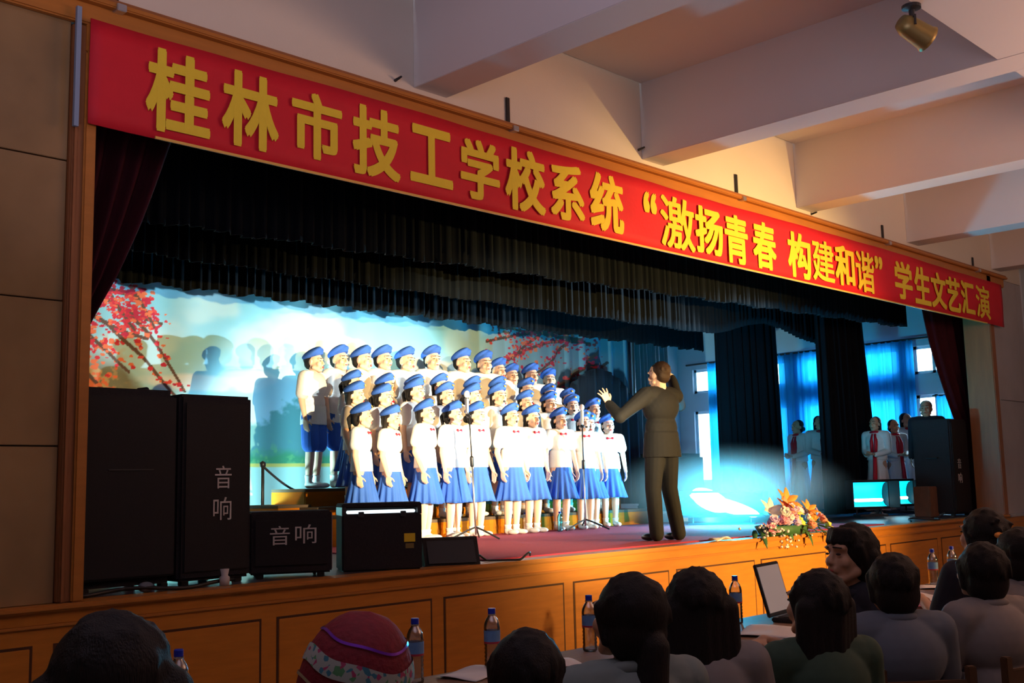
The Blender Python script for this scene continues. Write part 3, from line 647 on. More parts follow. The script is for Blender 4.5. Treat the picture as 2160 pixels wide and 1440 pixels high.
def collar_part(J, H):
    bm = bmesh.new(); c = J['nek']-V(0, 0, .006*H)
    for q in (-1, 1):
        vs = [bm.verts.new(c+V(*p)*H) for p in ((.004*q, -.044, -.012), (.030*q, -.052, -.022), (.048*q, -.010, .010), (.030*q, -.030, .016))]; bm.faces.new(vs)
    r = bmesh.ops.solidify(bm, geom=bm.faces[:], thickness=.006)
    return ('collar', mesh_of('collar', bm, False), M_WHITE, 'blouse')
def bowtie_part(J, H, par):
    bm = bmesh.new(); c = J['nek']+V(0, -.064*H, -.034*H)
    for q in (-1, 1): capsule(bm, c+V(.006*q, 0, 0), c+V(.036*q, .002, .002), .008, .020, 8, 3); capsule(bm, c+V(.006*q, 0, -.004), c+V(.018*q, .003, -.036), .005, .009, 8, 3)
    ell(bm, c, (.010, .010, .011), sub=2)
    return ('bow_tie', mesh_of('bow_tie', bm), M_BOWTIE, par)
def skirt_mesh(H, z0, z1, rt, rb, seed=0, folds=15):
    bm = bmesh.new(); seg = 96; nz = 12; rnd = random.Random(seed); ph = rnd.uniform(0, 6); g = []
    for j in range(nz+1):
        t = j/nz; z = z1+(z0-z1)*t; r = rt+(rb-rt)*t**1.25; row = []
        for i in range(seg):
            a = 2*PI*i/seg; f = 1+.10*t**1.6*math.sin(folds*a+ph+.6*math.sin(3*a))+.03*t*math.sin(5*a+ph)
            row.append(bm.verts.new((r*f*math.cos(a), r*f*.80*math.sin(a), z+.006*math.sin(4*a+ph)*t)))
        g.append(row)
    for j in range(nz):
        for i in range(seg): bm.faces.new((g[j][i], g[j][(i+1) % seg], g[j+1][(i+1) % seg], g[j+1][i]))
    bm.faces.new(g[0])
    bmesh.ops.recalc_face_normals(bm, faces=bm.faces[:]); bmesh.ops.solidify(bm, geom=bm.faces[:], thickness=.006)
    return mesh_of('skirt', bm)
def shoe_mesh(J, H, q, hi=.5):
    a = J['an', q]; base = a.z-.045*H
    def b(bm):
        z = base+.026*H
        ell(bm, (a.x, a.y-.008*H, z), (.026*H, .040*H, .026*H)); ell(bm, (a.x+.004*q*H, a.y-.062*H, z-.006*H), (.030*H, .055*H, .020*H)); capsule(bm, (a.x, a.y, z), (a.x, a.y, z+.018*H), .027*H, .026*H)
    me = fused('shoe', b, .008, 2, .5)
    for v in me.vertices: v.co.z = max(v.co.z, base+.001)
    return me
def sock_mesh(J, H, q, up=.10):
    bm = bmesh.new(); a = J['an', q]; b = J['kn', q]; lathe_pts = [a, a.lerp(b, up*.5), a.lerp(b, up), a.lerp(b, up*1.3)]
    tube(bm, lathe_pts, [.025*H, .0265*H, .029*H, .030*H], 14); return mesh_of('sock', bm)

def girl_kit(H, yaw, pitch, style, opened, seed):
    J = joints(H); rnd = random.Random(seed)
    for q in (-1, 1): J['el', q] += V(.004*q, rnd.uniform(-.01, .015), 0); J['wr', q] += V(rnd.uniform(-.008, .012)*q, rnd.uniform(-.03, .02), 0)
    K = [('body', fused('body', lambda bm: body_prims(bm, J, H, yaw, pitch, opened, fing=rnd.uniform(.3, .8)), .0065, 3, .45), M_SKIN, None)]
    K += face_parts(J, H, yaw, pitch, opened)
    K.append(('hair', fused('hair', lambda bm: hair_prims(bm, J, H, yaw, pitch, style), .009, 2, .5), M_HAIR, None))
    K += beret_parts(J, H, yaw, pitch)
    K.append(('blouse', fused('blouse', lambda bm: torso_cloth(bm, J, H, .520*H, .014, .55, .048, False, .010), .010, 3, .45), M_WHITE, None))
    K.append(collar_part(J, H)); K.append(bowtie_part(J, H, 'blouse'))
    K.append(('skirt', skirt_mesh(H, .262*H, .60*H, .080*H, .155*H, seed), M_BLUE, None))
    for q in (-1, 1): K.append(('sock', sock_mesh(J, H, q), M_SHOE, None)); K.append(('shoe', shoe_mesh(J, H, q), M_SHOE, None))
    return K
def boy_kit(H, yaw, pitch, opened, seed):
    J = joints(H)
    K = [('body', fused('body', lambda bm: body_prims(bm, J, H, yaw, pitch, opened, male=True), .0070, 3, .45), M_SKIN, None)]
    K += face_parts(J, H, yaw, pitch, opened)
    K.append(('hair', fused('hair', lambda bm: hair_prims(bm, J, H, yaw, pitch, 'crop'), .009, 2, .5), M_HAIR, None))
    K += beret_parts(J, H, yaw, pitch, False)
    K.append(('blouse', fused('shirt', lambda bm: torso_cloth(bm, J, H, .455*H, .018, .72, .050, True), .011, 3, .45), M_WHITE, None))
    K.append(collar_part(J, H))
    def sh(bm):
        ell(bm, J['pel'], (.105*H, .078*H, .07*H))
        for q in (-1, 1): capsule(bm, J['hip', q], J['kn', q]+V(.004*q, 0, .03*H), .064*H, .064*H, 14)
    K.append(('shorts', fused('shorts', sh, .010, 2, .4), M_BLUE, None))
    for q in (-1, 1): K.append(('sock', sock_mesh(J, H, q, .16), M_SHOE, None)); K.append(('shoe', shoe_mesh(J, H, q), M_SHOE, None))
    return K
NAMES = {'blouse': 'blouse'}
def place(K, loc, rz, label, group, sc=1.0, name='person', mats=None, cat='person', rename=None):
    r = empty(name, loc, rz, label, cat, group); r.scale = (sc, sc, sc); made = {}
    for (pn, me, m, par) in K:
        p = made.get(par, r) if par else r
        nm = (rename or {}).get(pn, pn)
        o = link(nm, me, m, p)
        if mats and pn in mats:
            o.material_slots[0].link = 'OBJECT'; o.material_slots[0].material = mats[pn]
        if pn not in made: made[pn] = o
    return r

GK = [girl_kit(1.50, .10, .02, 'pony', 1, 1), girl_kit(1.50, -.12, -.04, 'bob', 2, 2), girl_kit(1.50, .22, -.02, 'bun', 0, 3), girl_kit(1.50, .0, .06, 'bob', 1, 4)]
BK = [boy_kit(1.63, .15, 0, 1, 5), boy_kit(1.63, -.10, -.03, 0, 6)]
CPOS = V(8.67, .49, 0)
def face_rz(x, y, mixd=1.0, jit=0.0):
    """turn about z so the local -y side looks towards the conductor"""
    d = V(CPOS.x+.5-x, CPOS.y-y, 0); a = math.atan2(d.x, -d.y)
    return a*mixd+jit
ORD = ['first', 'second', 'third', 'fourth', 'fifth', 'sixth', 'seventh', 'eighth', 'ninth', 'tenth', 'eleventh', 'twelfth']
rowA = [6.93, 7.34, 7.76, 8.20, 8.58, 9.08, 9.47, 10.00, 10.37, 10.68, 11.10]
topA = [2.39, 2.38, 2.45, 2.45, 2.46, 2.45, 2.45, 2.44, 2.41, 2.40, 2.40]
rowB = [7.20, 7.58, 8.05, 8.52, 8.94, 9.38, 9.86, 10.30, 10.75, 11.18]; topB = [2.66, 2.65, 2.74, 2.71, 2.72, 2.74, 2.68, 2.68, 2.66, 2.63]
rowC = [7.53, 8.01, 8.45, 8.86, 9.42, 9.86, 10.39, 10.83, 11.21]; topC = [2.84, 2.83, 2.84, 2.87, 2.87, 2.89, 2.90, 2.84, 2.80]
rowD = [7.43, 7.83, 8.12, 8.42, 8.84, 9.30, 9.76, 10.17, 10.50, 10.74, 11.06, 11.48]; topD = [3.18, 3.24, 3.25, 3.27, 3.29, 3.34, 3.33, 3.33, 3.26, 3.19, 3.21, 3.17]
RZ = {'B': ST+.215, 'C': ST+.385, 'D': ST+.585}
EXTRA_A = ['nearest the wooden steps, beside the flight case', 'behind the flight case', 'arms slightly forward above the flight case', 'left of the first microphone stand', 'just behind the first microphone stand', 'feet together in white socks', 'next to the cyan bottle', 'right of the cyan bottle', 'half behind the second microphone', 'second from the row end by the pale boxes', 'at the row end next to the conductor']
rnd = random.Random(4)
VA = [0, 3, 1, 0, 2, 1, 3, 0, 1, 3, 0]
for i, (x, t) in enumerate(zip(rowA, topA)):
    y = 3.0+.04*math.sin(i*2.1)+(.14 if i > 8 else 0)
    place(GK[VA[i]], (x, y, ST+.012), face_rz(x, y, .95, rnd.uniform(-.12, .12)), '%s front-row girl from the left, %s' % (ORD[i], EXTRA_A[i]), 'front row of the choir', (t-ST-.012)/1.50)
VB = [3, 0, 0, 1, 2, 1, 3, 0, 1, 2]
for i, (x, t) in enumerate(zip(rowB, topB)):
    place(GK[VB[i]], (x, 3.47, RZ['B']), face_rz(x, 3.47, .95, rnd.uniform(-.12, .12)), '%s second-row choir girl from the left, blue beret, standing on the low riser' % ORD[i], 'second row of the choir', min(1.04, (t-RZ['B'])/1.50))
VC = [0, 2, 3, 1, 2, 0, 3, 1, 0]
for i, (x, t) in enumerate(zip(rowC, topC)):
    place(GK[VC[i]], (x, 3.95, RZ['C']), face_rz(x, 3.95, .95, rnd.uniform(-.12, .12)), '%s third-row choir girl from the left, badge on blue beret, on the middle riser' % ORD[i], 'third row of the choir', min(1.04, (t-RZ['C'])/1.50))
for i, (x, t) in enumerate(zip(rowD, topD)):
    lab = ('%s back-row boy from the left, white shirt, blue beret, ' % ORD[i])+(['in blue shorts', 'shorts showing'][i] if i < 2 else 'on the top riser')
    place(BK[i % 2], (x, 4.55+.05*math.sin(i*1.7), RZ['D']), face_rz(x, 4.55, .9, rnd.uniform(-.1, .1)), lab, 'back row of the choir', (t-RZ['D'])/1.66, rename={'blouse': 'shirt'})

# risers: three long wooden steps
for k, (nm, y0, y1, z, xl, lab) in enumerate((('B', 3.26, 3.72, RZ['B'], 6.65, 'lowest orange wooden choir riser under the second row'), ('C', 3.72, 4.26, RZ['C'], 6.9, 'middle orange wooden choir riser under the third row'), ('D', 4.26, 4.95, RZ['D'], 7.12, 'highest orange wooden choir riser under the back row'))):
    t = empty('choir_riser', (9.0, (y0+y1)/2, ST+.012), 0, lab, 'riser', 'choir risers'); zz = z-ST-.012-.002; hy = (y1-y0)/2-.004
    bx('tread', (xl-9.0, 3.0, -hy, hy, zz-.035, zz), M_RISERT, t, bev=.004)
    xs = np.linspace(xl-9.0, 3.0, 7)
    for a, b in zip(xs[:-1], xs[1:]): bx('front_panel', (a+.004, b-.004, -hy, -hy+.02, 0.0, zz-.035), M_RISER, t, bev=.003)
    for xx in (xl-9.0, 2.98): bx('end_panel', (xx, xx+.02, -hy+.02, hy, 0.0, zz-.035), M_RISER, t, bev=.003)
# small steps at the left end, pale painted boxes at the right end
for i, (x0, x1, y0, y1, z, m, lab) in enumerate(((6.62, 7.05, 4.05, 4.9, .40, M_RISER, 'orange wooden step block beside the top riser at the boys\' feet'), (6.40, 6.95, 3.75, 4.6, .33, M_RISER, 'lower orange wooden step block standing at the riser end'), (6.5, 6.72, 2.7, 3.2, .30, M_RISER, 'small orange wooden step between the box speaker and flight case'),
                                     (12.15, 12.62, 3.9, 4.5, .26, M_PALEBOX, 'tall pale blue box behind the last front-row girl'), (12.25, 13.0, 3.3, 3.85, .14, M_PALEBOX, 'low pale blue step box beside the conductor\'s legs'))):
    t = empty('step_block', ((x0+x1)/2, (y0+y1)/2, ST+.012 if x1 < 12.5 else ST+.002), 0, lab, 'step'); hx = (x1-x0)/2; hy = (y1-y0)/2
    bx('box_body', (-hx+.01, hx-.01, -hy+.01, hy-.01, 0, z-.03), m, t, bev=.004); bx('tread', (-hx, hx, -hy, hy, z-.03, z), m if m is M_PALEBOX else M_RISERT, t, bev=.004)

HSC = 1.10
# ------------------------------------------------------------------ conductor
H = 1.75; th_c = PI-.18; J = joints(H); base = V(8.67, .49, ST+.012); inv = Matrix.Rotation(-th_c, 3, 'Z')
def tl(x, y, z): return inv @ (V(x, y, z)-base)
# facing +y the conductor's left hand is at world -x  -> local +x
J['el', 1] = tl(8.20, .62, 2.17); J['wr', 1] = tl(8.30, .84, 2.315); J['el', -1] = tl(9.17, .62, 2.31); J['wr', -1] = tl(9.24, .76, 2.62)
J['kn', 1] += V(.02, -.02, 0); J['an', 1] += V(.05, .0, 0); J['an', -1] += V(-.03, .05, 0)
def wd(x, y, z): return inv @ V(x, y, z)
HN = {1: (wd(-.25, .25, .9), wd(.3, .9, .1), wd(.9, -.1, .4), .45, 1.0), -1: (wd(-.25, .2, .95), wd(-.5, .8, .0), wd(-.8, -.4, .1), .55, .4)}
K = [('body', fused('body', lambda bm: body_prims(bm, J, H, .12, .05, 0, HN, True), .006, 3, .45), M_SKIN, None)]
K += face_parts(J, H, .12, .05, 0)
def hb(bm):
    hair_prims(bm, J, H, .12, .05, 'crop'); n = len(bm.verts); rr = random.Random(2)
    for i in range(26):
        a = rr.uniform(-2.4, 2.4); e = rr.uniform(-.2, 1.3); p = V(.076*math.sin(a)*math.cos(e), .03+.084*math.cos(a)*math.cos(e), .036+.078*math.sin(e)); capsule(bm, p*.92, p*1.07+V(0, 0, -.012), .014, .007, 8, 3)
    xf(bm, n, J['hd'], H/1.65*HSC, .12, .05)
K.append(('hair', fused('hair', hb, .007, 1, .5), M_HAIRB, None))
K.append(('shirt', fused('shirt', lambda bm: [capsule(bm, J['el', q].lerp(J['wr', q], .90), J['wr', q]+(J['wr', q]-J['el', q]).normalized()*.012, .030, .031) for q in (-1, 1)]+[ell(bm, J['nek'], (.075, .070, .034))], .008, 1, .6), M_WHITE, None))
def jk(bm):
    torso_cloth(bm, J, H, .455*H, .016, 2, .05, True, .012)
    for q in (-1, 1): capsule(bm, J['el', q], J['el', q].lerp(J['wr', q], .86), .036*H, .030*H)
K.append(('jacket', fused('jacket', jk, .010, 3, .5), M_SUIT, None))
def tr(bm):
    ell(bm, J['pel'], (.104*H, .076*H, .07*H))
    for q in (-1, 1): capsule(bm, J['hip', q], J['kn', q], .060*H, .046*H, 14); capsule(bm, J['kn', q], J['an', q]+V(0, 0, -.008*H), .046*H, .040*H, 14)
K.append(('trousers', fused('trousers', tr, .010, 2, .4), M_SUIT, None))
for q in (-1, 1): K.append(('shoe', shoe_mesh(J, H, q), M_SOLE, None))
place(K, base, th_c, 'conductor seen from behind in a dark suit, both arms raised, facing the choir', None)

# ------------------------------------------------------------------ robed performers waiting in the wing
def robe_kit(H, style, seed):
    J = joints(H)
    for q in (-1, 1): J['wr', q] = V(.05*q*H, -.12*H, .60*H); J['el', q] = V(.13*q*H, .0, .64*H)
    HN = {q: (V(-.6*q, -.6, .1), V(0, 0, 1), V(0, -.5, .8), .8, 0) for q in (-1, 1)}
    K = [('body', fused('body', lambda bm: body_prims(bm, J, H, 0, 0, 0, HN), .0075, 3, .4), M_SKIN2, None)]+face_parts(J, H, 0, 0, 0)
    K.append(('hair', fused('hair', lambda bm: hair_prims(bm, J, H, 0, 0, style), .009, 2, .5), M_HAIR, None))
    K.append(('robe', fused('robe', lambda bm: torso_cloth(bm, J, H, .55*H, .018, 2), .011, 3, .45), M_WHITE, None))
    K.append(('robe_skirt', skirt_mesh(H, .05*H, .60*H, .088*H, .15*H, seed, 11), M_WHITE, None))
    bm = bmesh.new(); c = J['nek']+V(0, 0, -.012*H); pts = [c+V(.052*H*math.cos(a), .046*H*math.sin(a), -.012*H*math.sin(a)) for a in np.linspace(0, 2*PI, 17)]
    tube(bm, pts, .017*H)
    for q in (-.3, 1): tube(bm, [c+V(.02*q*H, -.055*H, -.01*H), c+V(.035*q*H, -.082*H, -.08*H), c+V(.03*q*H, -.086*H, -.19*H)], [.016*H, .020*H, .017*H])
    K.append(('scarf', mesh_of('scarf', bm), M_BOWTIE, None))
    bm = bmesh.new(); tube(bm, [V(.02*H, -.088*H, .60*H), V(.025*H, -.105*H, .45*H), V(.02*H, -.125*H, .22*H)], [.018*H, .022*H, .026*H]); K.append(('sash', mesh_of('sash', bm), M_BOWTIE, None))
    for q in (-1, 1): K.append(('shoe', shoe_mesh(J, H, q), M_SHOE, None))
    return K
RK = [robe_kit(1.55, 'bun', 31), robe_kit(1.55, 'bob', 32)]
for i, (x, y, h, k, a, lab) in enumerate(((15.75, 3.62, 1.47, 1, -1.2, 'robed performer half hidden behind the wide black wing curtain'), (16.1, 3.28, 1.54, 0, -1.9, 'robed performer with small round head between the wing curtains'), (16.0, 2.83, 1.58, 1, -.7, 'robed performer with full dark hair and red scarf by the slit curtain'), (16.58, 2.84, 1.56, 0, -1.0, 'robed performer tucked behind the one with full dark hair'),
                                (15.63, 1.70, 1.49, 1, -1.6, 'robed performer next to the black wing curtain, facing the stage'), (16.2, 1.68, 1.46, 0, -.6, 'robed performer with red sash, middle of the trio by the speaker'), (16.75, 1.73, 1.58, 1, -.4, 'robed performer with red scarf nearest the far loudspeaker'))):
    place(RK[k], (x, y, ST+.003), a, lab, 'robed performers in the wing', h/1.56)
H = 1.70; J = joints(H)
K = [('body', fused('body', lambda bm: body_prims(bm, J, H, 0, 0, 0, male=True), .008, 3, .4), M_SKIN2, None)]+face_parts(J, H, 0, 0, 0)
K.append(('hair', fused('hair', lambda bm: hair_prims(bm, J, H, 0, 0, 'crop'), .009, 2, .5), M_HAIR, None))
K.append(('shirt', fused('shirt', lambda bm: torso_cloth(bm, J, H, .47*H, .02, 2, male=True), .011, 3, .45), M_DARKSH, None))
def tr2(bm):
    ell(bm, J['pel'], (.104*H, .076*H, .07*H))
    for q in (-1, 1): capsule(bm, J['hip', q], J['kn', q], .060*H, .046*H, 14); capsule(bm, J['kn', q], J['an', q], .046*H, .040*H, 14)
K.append(('trousers', fused('trousers', tr2, .010, 2, .4), M_TROUS, None))
for q in (-1, 1): K.append(('shoe', shoe_mesh(J, H, q), M_SOLE, None))
place(K, (16.0, 1.06, ST+.003), -1.3, 'dark silhouette of a man standing behind the far loudspeaker, against the bright window', None)

# ------------------------------------------------------------------ speakers, boxes and cases on the stage
def text_on(parent, s, x0, x1, z0, z1, y, m=M_LETTER, off=0.0):
    me = glyph(s, off, 0.003); o = link('character', me, m, parent, loc=(x0, y, z0)); o.scale = (x1-x0, .6, z1-z0); return o
def speaker(loc, wd, dp, ht, rz, lab, group=None, grille=True, horn=False, bevl=0.03):
    t = empty('loudspeaker', loc, rz, lab, 'loudspeaker', group); hw = wd/2
    bx('cabinet', (-hw, hw, 0, dp, 0.03, ht), M_SPK, t, bev=bevl)
    if grille: bx('grille', (-hw+.03, hw-.03, -.012, .02, .08, ht-.05), M_GRILLE, t, bev=.008)
    for sx in (-1, 1):
        for yy in (.06, dp-.06): bx('foot', (sx*(hw-.07)-.025, sx*(hw-.07)+.025, yy-.025, yy+.025, 0, .032), M_SOLE, t, bev=.004)
    bm = bmesh.new(); tube(bm, [(-hw-.004, dp*.35, ht*.60), (-hw-.03, dp*.35, ht*.60), (-hw-.03, dp*.65, ht*.60), (-hw-.004, dp*.65, ht*.60)], .010); obj('handle', bm, M_DMETAL, t)
    return t
t = speaker((3.12, .32, ST), .64, .55, 1.22, 0, 'tall black loudspeaker against the brown marble side, no lettering', 'tall speakers at the left', bevl=.045)
bx('ledge_strip', (-.15, .14, -.018, -.008, .72, .728), M_DMETAL, t, bev=.001)
bm = bmesh.new(); capsule(bm, (.14, .20, 1.225), (.20, .22, 1.235), .018, .018); tag(obj('cable_bump', bm, M_SOLE, t), 'small black bump on top')
t = speaker((3.70, .32, ST), .52, .55, 1.20, 0, 'tall black loudspeaker with two white Chinese characters written downwards', 'tall speakers at the left', bevl=.02)
text_on(t, '音', -.02, .10, .60, .745, -.016); text_on(t, '响', -.03, .10, .40, .545, -.016)
t = speaker((4.215, .24, ST), .54, .36, .44, -.50, 'low black loudspeaker with two white characters side by side', grille=True, bevl=.012)
text_on(t, '音', -.14, -.01, .22, .345, -.016); text_on(t, '响', .025, .165, .225, .35, -.016)
bx('lit_side', (.2705, .276, .02, .34, .05, .42), mat('lit_side_paint', (.42, .28, .30), .5), t, bev=.002)  # light on the cabinet's right side put into a pale colour
t = empty('flight_case', (4.94, .18, ST), -.52, 'black flight case with a bright strip light along the top and a yellow label', 'case')
bx('shell', (-.285, .285, 0, .36, .0, .40), M_SPK, t, bev=.012); bx('lid', (-.285, .285, .0, .36, .44, .475), M_SPK, t, bev=.008)
for sx in (-.27, .27): bx('side_rail', (sx-.015, sx+.015, .0, .36, .39, .45), M_DMETAL, t, bev=.003)
bx('back_rail', (-.26, .26, .33, .36, .39, .45), M_DMETAL, t, bev=.003)
tag(bx('strip_light', (-.245, .24, .015, .09, .402, .424), emit('white_strip', (.80, .95, 1.0), 1.4), t, bev=.005), 'bright strip under the lid')
for sx in (-.15, .15): bx('latch', (sx-.02, sx+.02, -.012, .01, .375, .415), M_DMETAL, t, bev=.003)
bx('sticker', (.155, .235, -.004, .004, .195, .255), M_LABEL, t, bev=.001); bx('tag', (.165, .225, -.004, .004, .150, .185), M_BRASS, t, bev=.001)
def wedge(loc, wd, ht, rz, lab, cat='monitor speaker', group=None, sc=1.0):
    t = empty('wedge_monitor', loc, rz, lab, cat, group); hw = wd/2
    bm = bmesh.new(); prism(bm, [(0, 0), (.34*sc, 0), (.34*sc, ht*.55), (.22*sc, ht), (.10*sc, ht)], -hw, hw); obj('cabinet', bm, M_SPK, t)
    bm = bmesh.new(); prism(bm, [(-.006, .02), (.002, .02), (.098*sc, ht-.02), (.09*sc, ht-.02)], -hw+.03, hw-.03); obj('grille', bm, M_DMETAL, t)
    bx('handle', (-hw-.006, -hw, .12*sc, .20*sc, ht*.4, ht*.55), M_DMETAL, t, bev=.002)
    return t
wedge((5.52, -.04+.12, ST), .42, .20, -.5, 'small grey-black wedge monitor right of the flight case, on the stage edge')
t = speaker((15.56, .42, ST), .60, .55, 1.36, 0, 'tall black loudspeaker inside the far wooden jamb', None, bevl=.02)
text_on(t, '音', -.14, -.02, .66, .80, -.016); text_on(t, '响', -.15, -.02, .46, .60, -.016)
tag(bx('wooden_crate', (15.02, 15.30, .66, .90, ST, ST+.42), mat('worn_brown_crate', (.20, .09, .05), .7, ns=8, na=.3), bev=.01), 'worn brown crate leaning by the far speaker, behind the lamp boxes', 'crate')

# ------------------------------------------------------------------ floor flood lamps and haze
def flood(loc, rz, lab, w_=.50, h_=.36, lit=True):
    t = empty('floor_flood', loc, rz, lab, 'floodlight', 'cyan floor floodlights'); hw = w_/2
    bx('foot', (-hw*.8, hw*.8, -.10, .16, 0, .03), M_DMETAL, t, bev=.006)
    bm = bmesh.new()
    for a in ((-hw-.02, -hw, -.02, .22, .10, .14+h_), (hw, hw+.02, -.02, .22, .10, .14+h_), (-hw-.02, hw+.02, -.02, .22, .10, .13), (-hw-.02, hw+.02, -.02, .22, .11+h_, .14+h_), (-hw-.02, hw+.02, .20, .22, .10, .14+h_)): box(bm, *a)
    obj('housing', bm, M_BLACK, t)
    bm = bmesh.new(); n = 8; g = []
    for i in range(n+1):
        a = PI*i/n; y = .03+.15*math.sin(a); z = .12+h_*.5-(h_*.46)*math.cos(a); g.append([bm.verts.new((-hw+.005, y, z)), bm.verts.new((hw-.005, y, z))])
    for i in range(n): bm.faces.new((g[i][0], g[i][1], g[i+1][1], g[i+1][0]))
    obj('reflector', bm, M_CYANL, t, True)
    if lit:
        bm = bmesh.new(); capsule(bm, (-hw*.75, .07, .12+h_*.28), (hw*.75, .07, .12+h_*.28), .022, .022); obj('lamp_tube', bm, M_TUBE, t, True)
    bm = bmesh.new(); tube(bm, [(-hw*.7, .08, .0), (-hw*.7, .08, .12)], .012); tube(bm, [(hw*.7, .08, 0), (hw*.7, .08, .12)], .012); obj('bracket', bm, M_DMETAL, t)
    for s in (-1, 1):
        bx('barn_door', (-.006, .006, -.20, 0, 0, h_), M_BLACK, t, bev=.002, loc=(s*(hw+.012), -.02, .12), rot=(0, 0, s*.35))
    return t
flood((14.38, 1.22, ST+.03), -.70, 'floor floodlight with a slanted cyan reflector, left of the pair')
flood((15.62, 1.42, ST+.03), -.62, 'floor floodlight with an upright cyan reflector, in front of the brown crate')
t = flood((11.95, 2.05, ST+.004), -1.05, 'blazing floor floodlight behind the conductor, white hot front', 1.05, .30, False)
bm = bmesh.new(); ell(bm, (.05, .02, .265), (.46, .03, .085)); ell(bm, (-.14, .02, .275), (.26, .035, .13), (0, .15, 0)); bmesh.ops.rotate(bm, cent=(0, .02, .265), matrix=Matrix.Rotation(.30, 3, 'Y'), verts=bm.verts[:]); tag(obj('lens', bm, M_LENS, t, True), 'white hot glowing front')
bm = bmesh.new(); ell(bm, (0, 0, 0), (1, 1, 1), sub=3)
M_HAZE = bpy.data.materials.new('stage_haze'); M_HAZE.use_nodes = True; _n = M_HAZE.node_tree; _n.nodes.clear()
_o = _n.nodes.new('ShaderNodeOutputMaterial'); _v = _n.nodes.new('ShaderNodeVolumeScatter'); _v.inputs['Anisotropy'].default_value = .0
_c = _n.nodes.new('ShaderNodeTexCoord'); _g = _n.nodes.new('ShaderNodeTexGradient'); _g.gradient_type = 'SPHERICAL'
_w = _n.nodes.new('ShaderNodeMath'); _w.operation = 'POWER'; _w.inputs[1].default_value = 2.0
_k = _n.nodes.new('ShaderNodeMath'); _k.operation = 'MULTIPLY'; _k.inputs[1].default_value = .62
_n.links.new(_c.outputs['Object'], _g.inputs[0]); _n.links.new(_g.outputs['Fac'], _w.inputs[0]); _n.links.new(_w.outputs[0], _k.inputs[0]); _n.links.new(_k.outputs[0], _v.inputs['Density'])
_n.links.new(_v.outputs[0], _o.inputs['Volume'])
o = obj('stage_haze', bm, M_HAZE, None, True, loc=(11.5, 1.65, ST+.42)); o.scale = (2.0, 1.5, .64); tag(o, 'thin cyan-lit haze hanging around the blazing floor floodlight', 'haze', kind='stuff')

# covered instrument behind the conductor
t = empty('covered_piano', (14.9, 5.0, ST+.003), .1, 'upright piano under a black cloth behind the conductor, a bundle on top', 'piano')
bm = bmesh.new(); box(bm, -.62, .62, -.30, .30, .02, 1.02, .06)
for v in bm.verts: v.co.x += .02*math.sin(v.co.z*9); v.co.y += .02*math.sin(v.co.z*7+v.co.x*5)
obj('black_cover', bm, M_BORDER, t, True)
bm = bmesh.new(); ell(bm, (-.10, 0, 1.06), (.24, .18, .07)); ell(bm, (-.05, .02, 1.10), (.14, .12, .06)); obj('cloth_bundle', bm, M_DARKSH, t, True)
# rope post by the left wing
t = empty('rope_post', (6.75, 4.55, ST+.003), 0, 'thin rope post with a slack dark rope, left of the wooden steps', 'post')
bm = bmesh.new(); lathe(bm, [(.0, 0), (.14, 0), (.14, .02), (.02, .04), (.018, .82), (.035, .84), (.035, .88), (.0, .90)], caps=False); obj('post', bm, M_DMETAL, t, True)
bm = bmesh.new(); tube(bm, [(0, 0, .84)]+[(1.0*a, .6*a, .84-.28*math.sin(PI*a*.5)-.03*a) for a in np.linspace(.1, 1, 10)], .014); obj('rope', bm, M_DARKSH, t, True)

# ------------------------------------------------------------------ microphones
def mic_stand(loc, rz, lab, h, lean, boom, lab2, mcol):
    t = empty('mic_stand', loc, rz, lab, 'microphone stand', 'microphone stands')
    for k in range(3):
        a = 2*PI*k/3+.4; bm = bmesh.new(); tube(bm, [(0, 0, .13), (.09*math.cos(a), .09*math.sin(a), .10), (.30*math.cos(a), .30*math.sin(a), .012)], .010); obj('leg', bm, M_DMETAL, t)
    bm = bmesh.new(); tube(bm, [(0, 0, .05), (lean*.6, 0, h*.62)], .011); obj('lower_tube', bm, M_METAL, t, True)
    bm = bmesh.new(); capsule(bm, (lean*.58, 0, h*.60), (lean*.64, 0, h*.66), .022, .022); obj('clutch', bm, M_DMETAL, t, True)
    bm = bmesh.new(); tube(bm, [(lean*.6, 0, h*.62), (lean, 0, h)], .008); obj('upper_tube', bm, M_DMETAL, t, True)
    bm = bmesh.new(); capsule(bm, (lean, -.01, h), (lean, .01, h), .02, .02); tube(bm, [(lean+.03, 0, h-.01), (lean-boom, -.02, h+.04)], .007); obj('boom', bm, M_DMETAL, t, True)
    m = empty('microphone', V(*loc)+Matrix.Rotation(rz, 3, 'Z') @ V(lean-boom, -.02, h+.035), rz, lab2, 'microphone', 'microphones')
    bm = bmesh.new(); capsule(bm, (0, 0, .0), (0, 0, .14), .018, .024); obj('handle', bm, mcol, m, True)
    bm = bmesh.new(); ell(bm, (0, 0, .19), (.032, .032, .040)); obj('mesh_head', bm, M_PETW, m, True)
mic_stand((8.06, 2.51, ST+.012), .3, 'microphone stand before the middle of the front row, tripod legs on red carpet', 1.30, -.10, .08, 'white microphone before the middle of the front row', M_METAL)
mic_stand((10.13, 2.77, ST+.012), .5, 'microphone stand before the right part of the front row', 1.25, -.02, .09, 'pale blue microphone before the right part of the front row', M_PALEBOX)

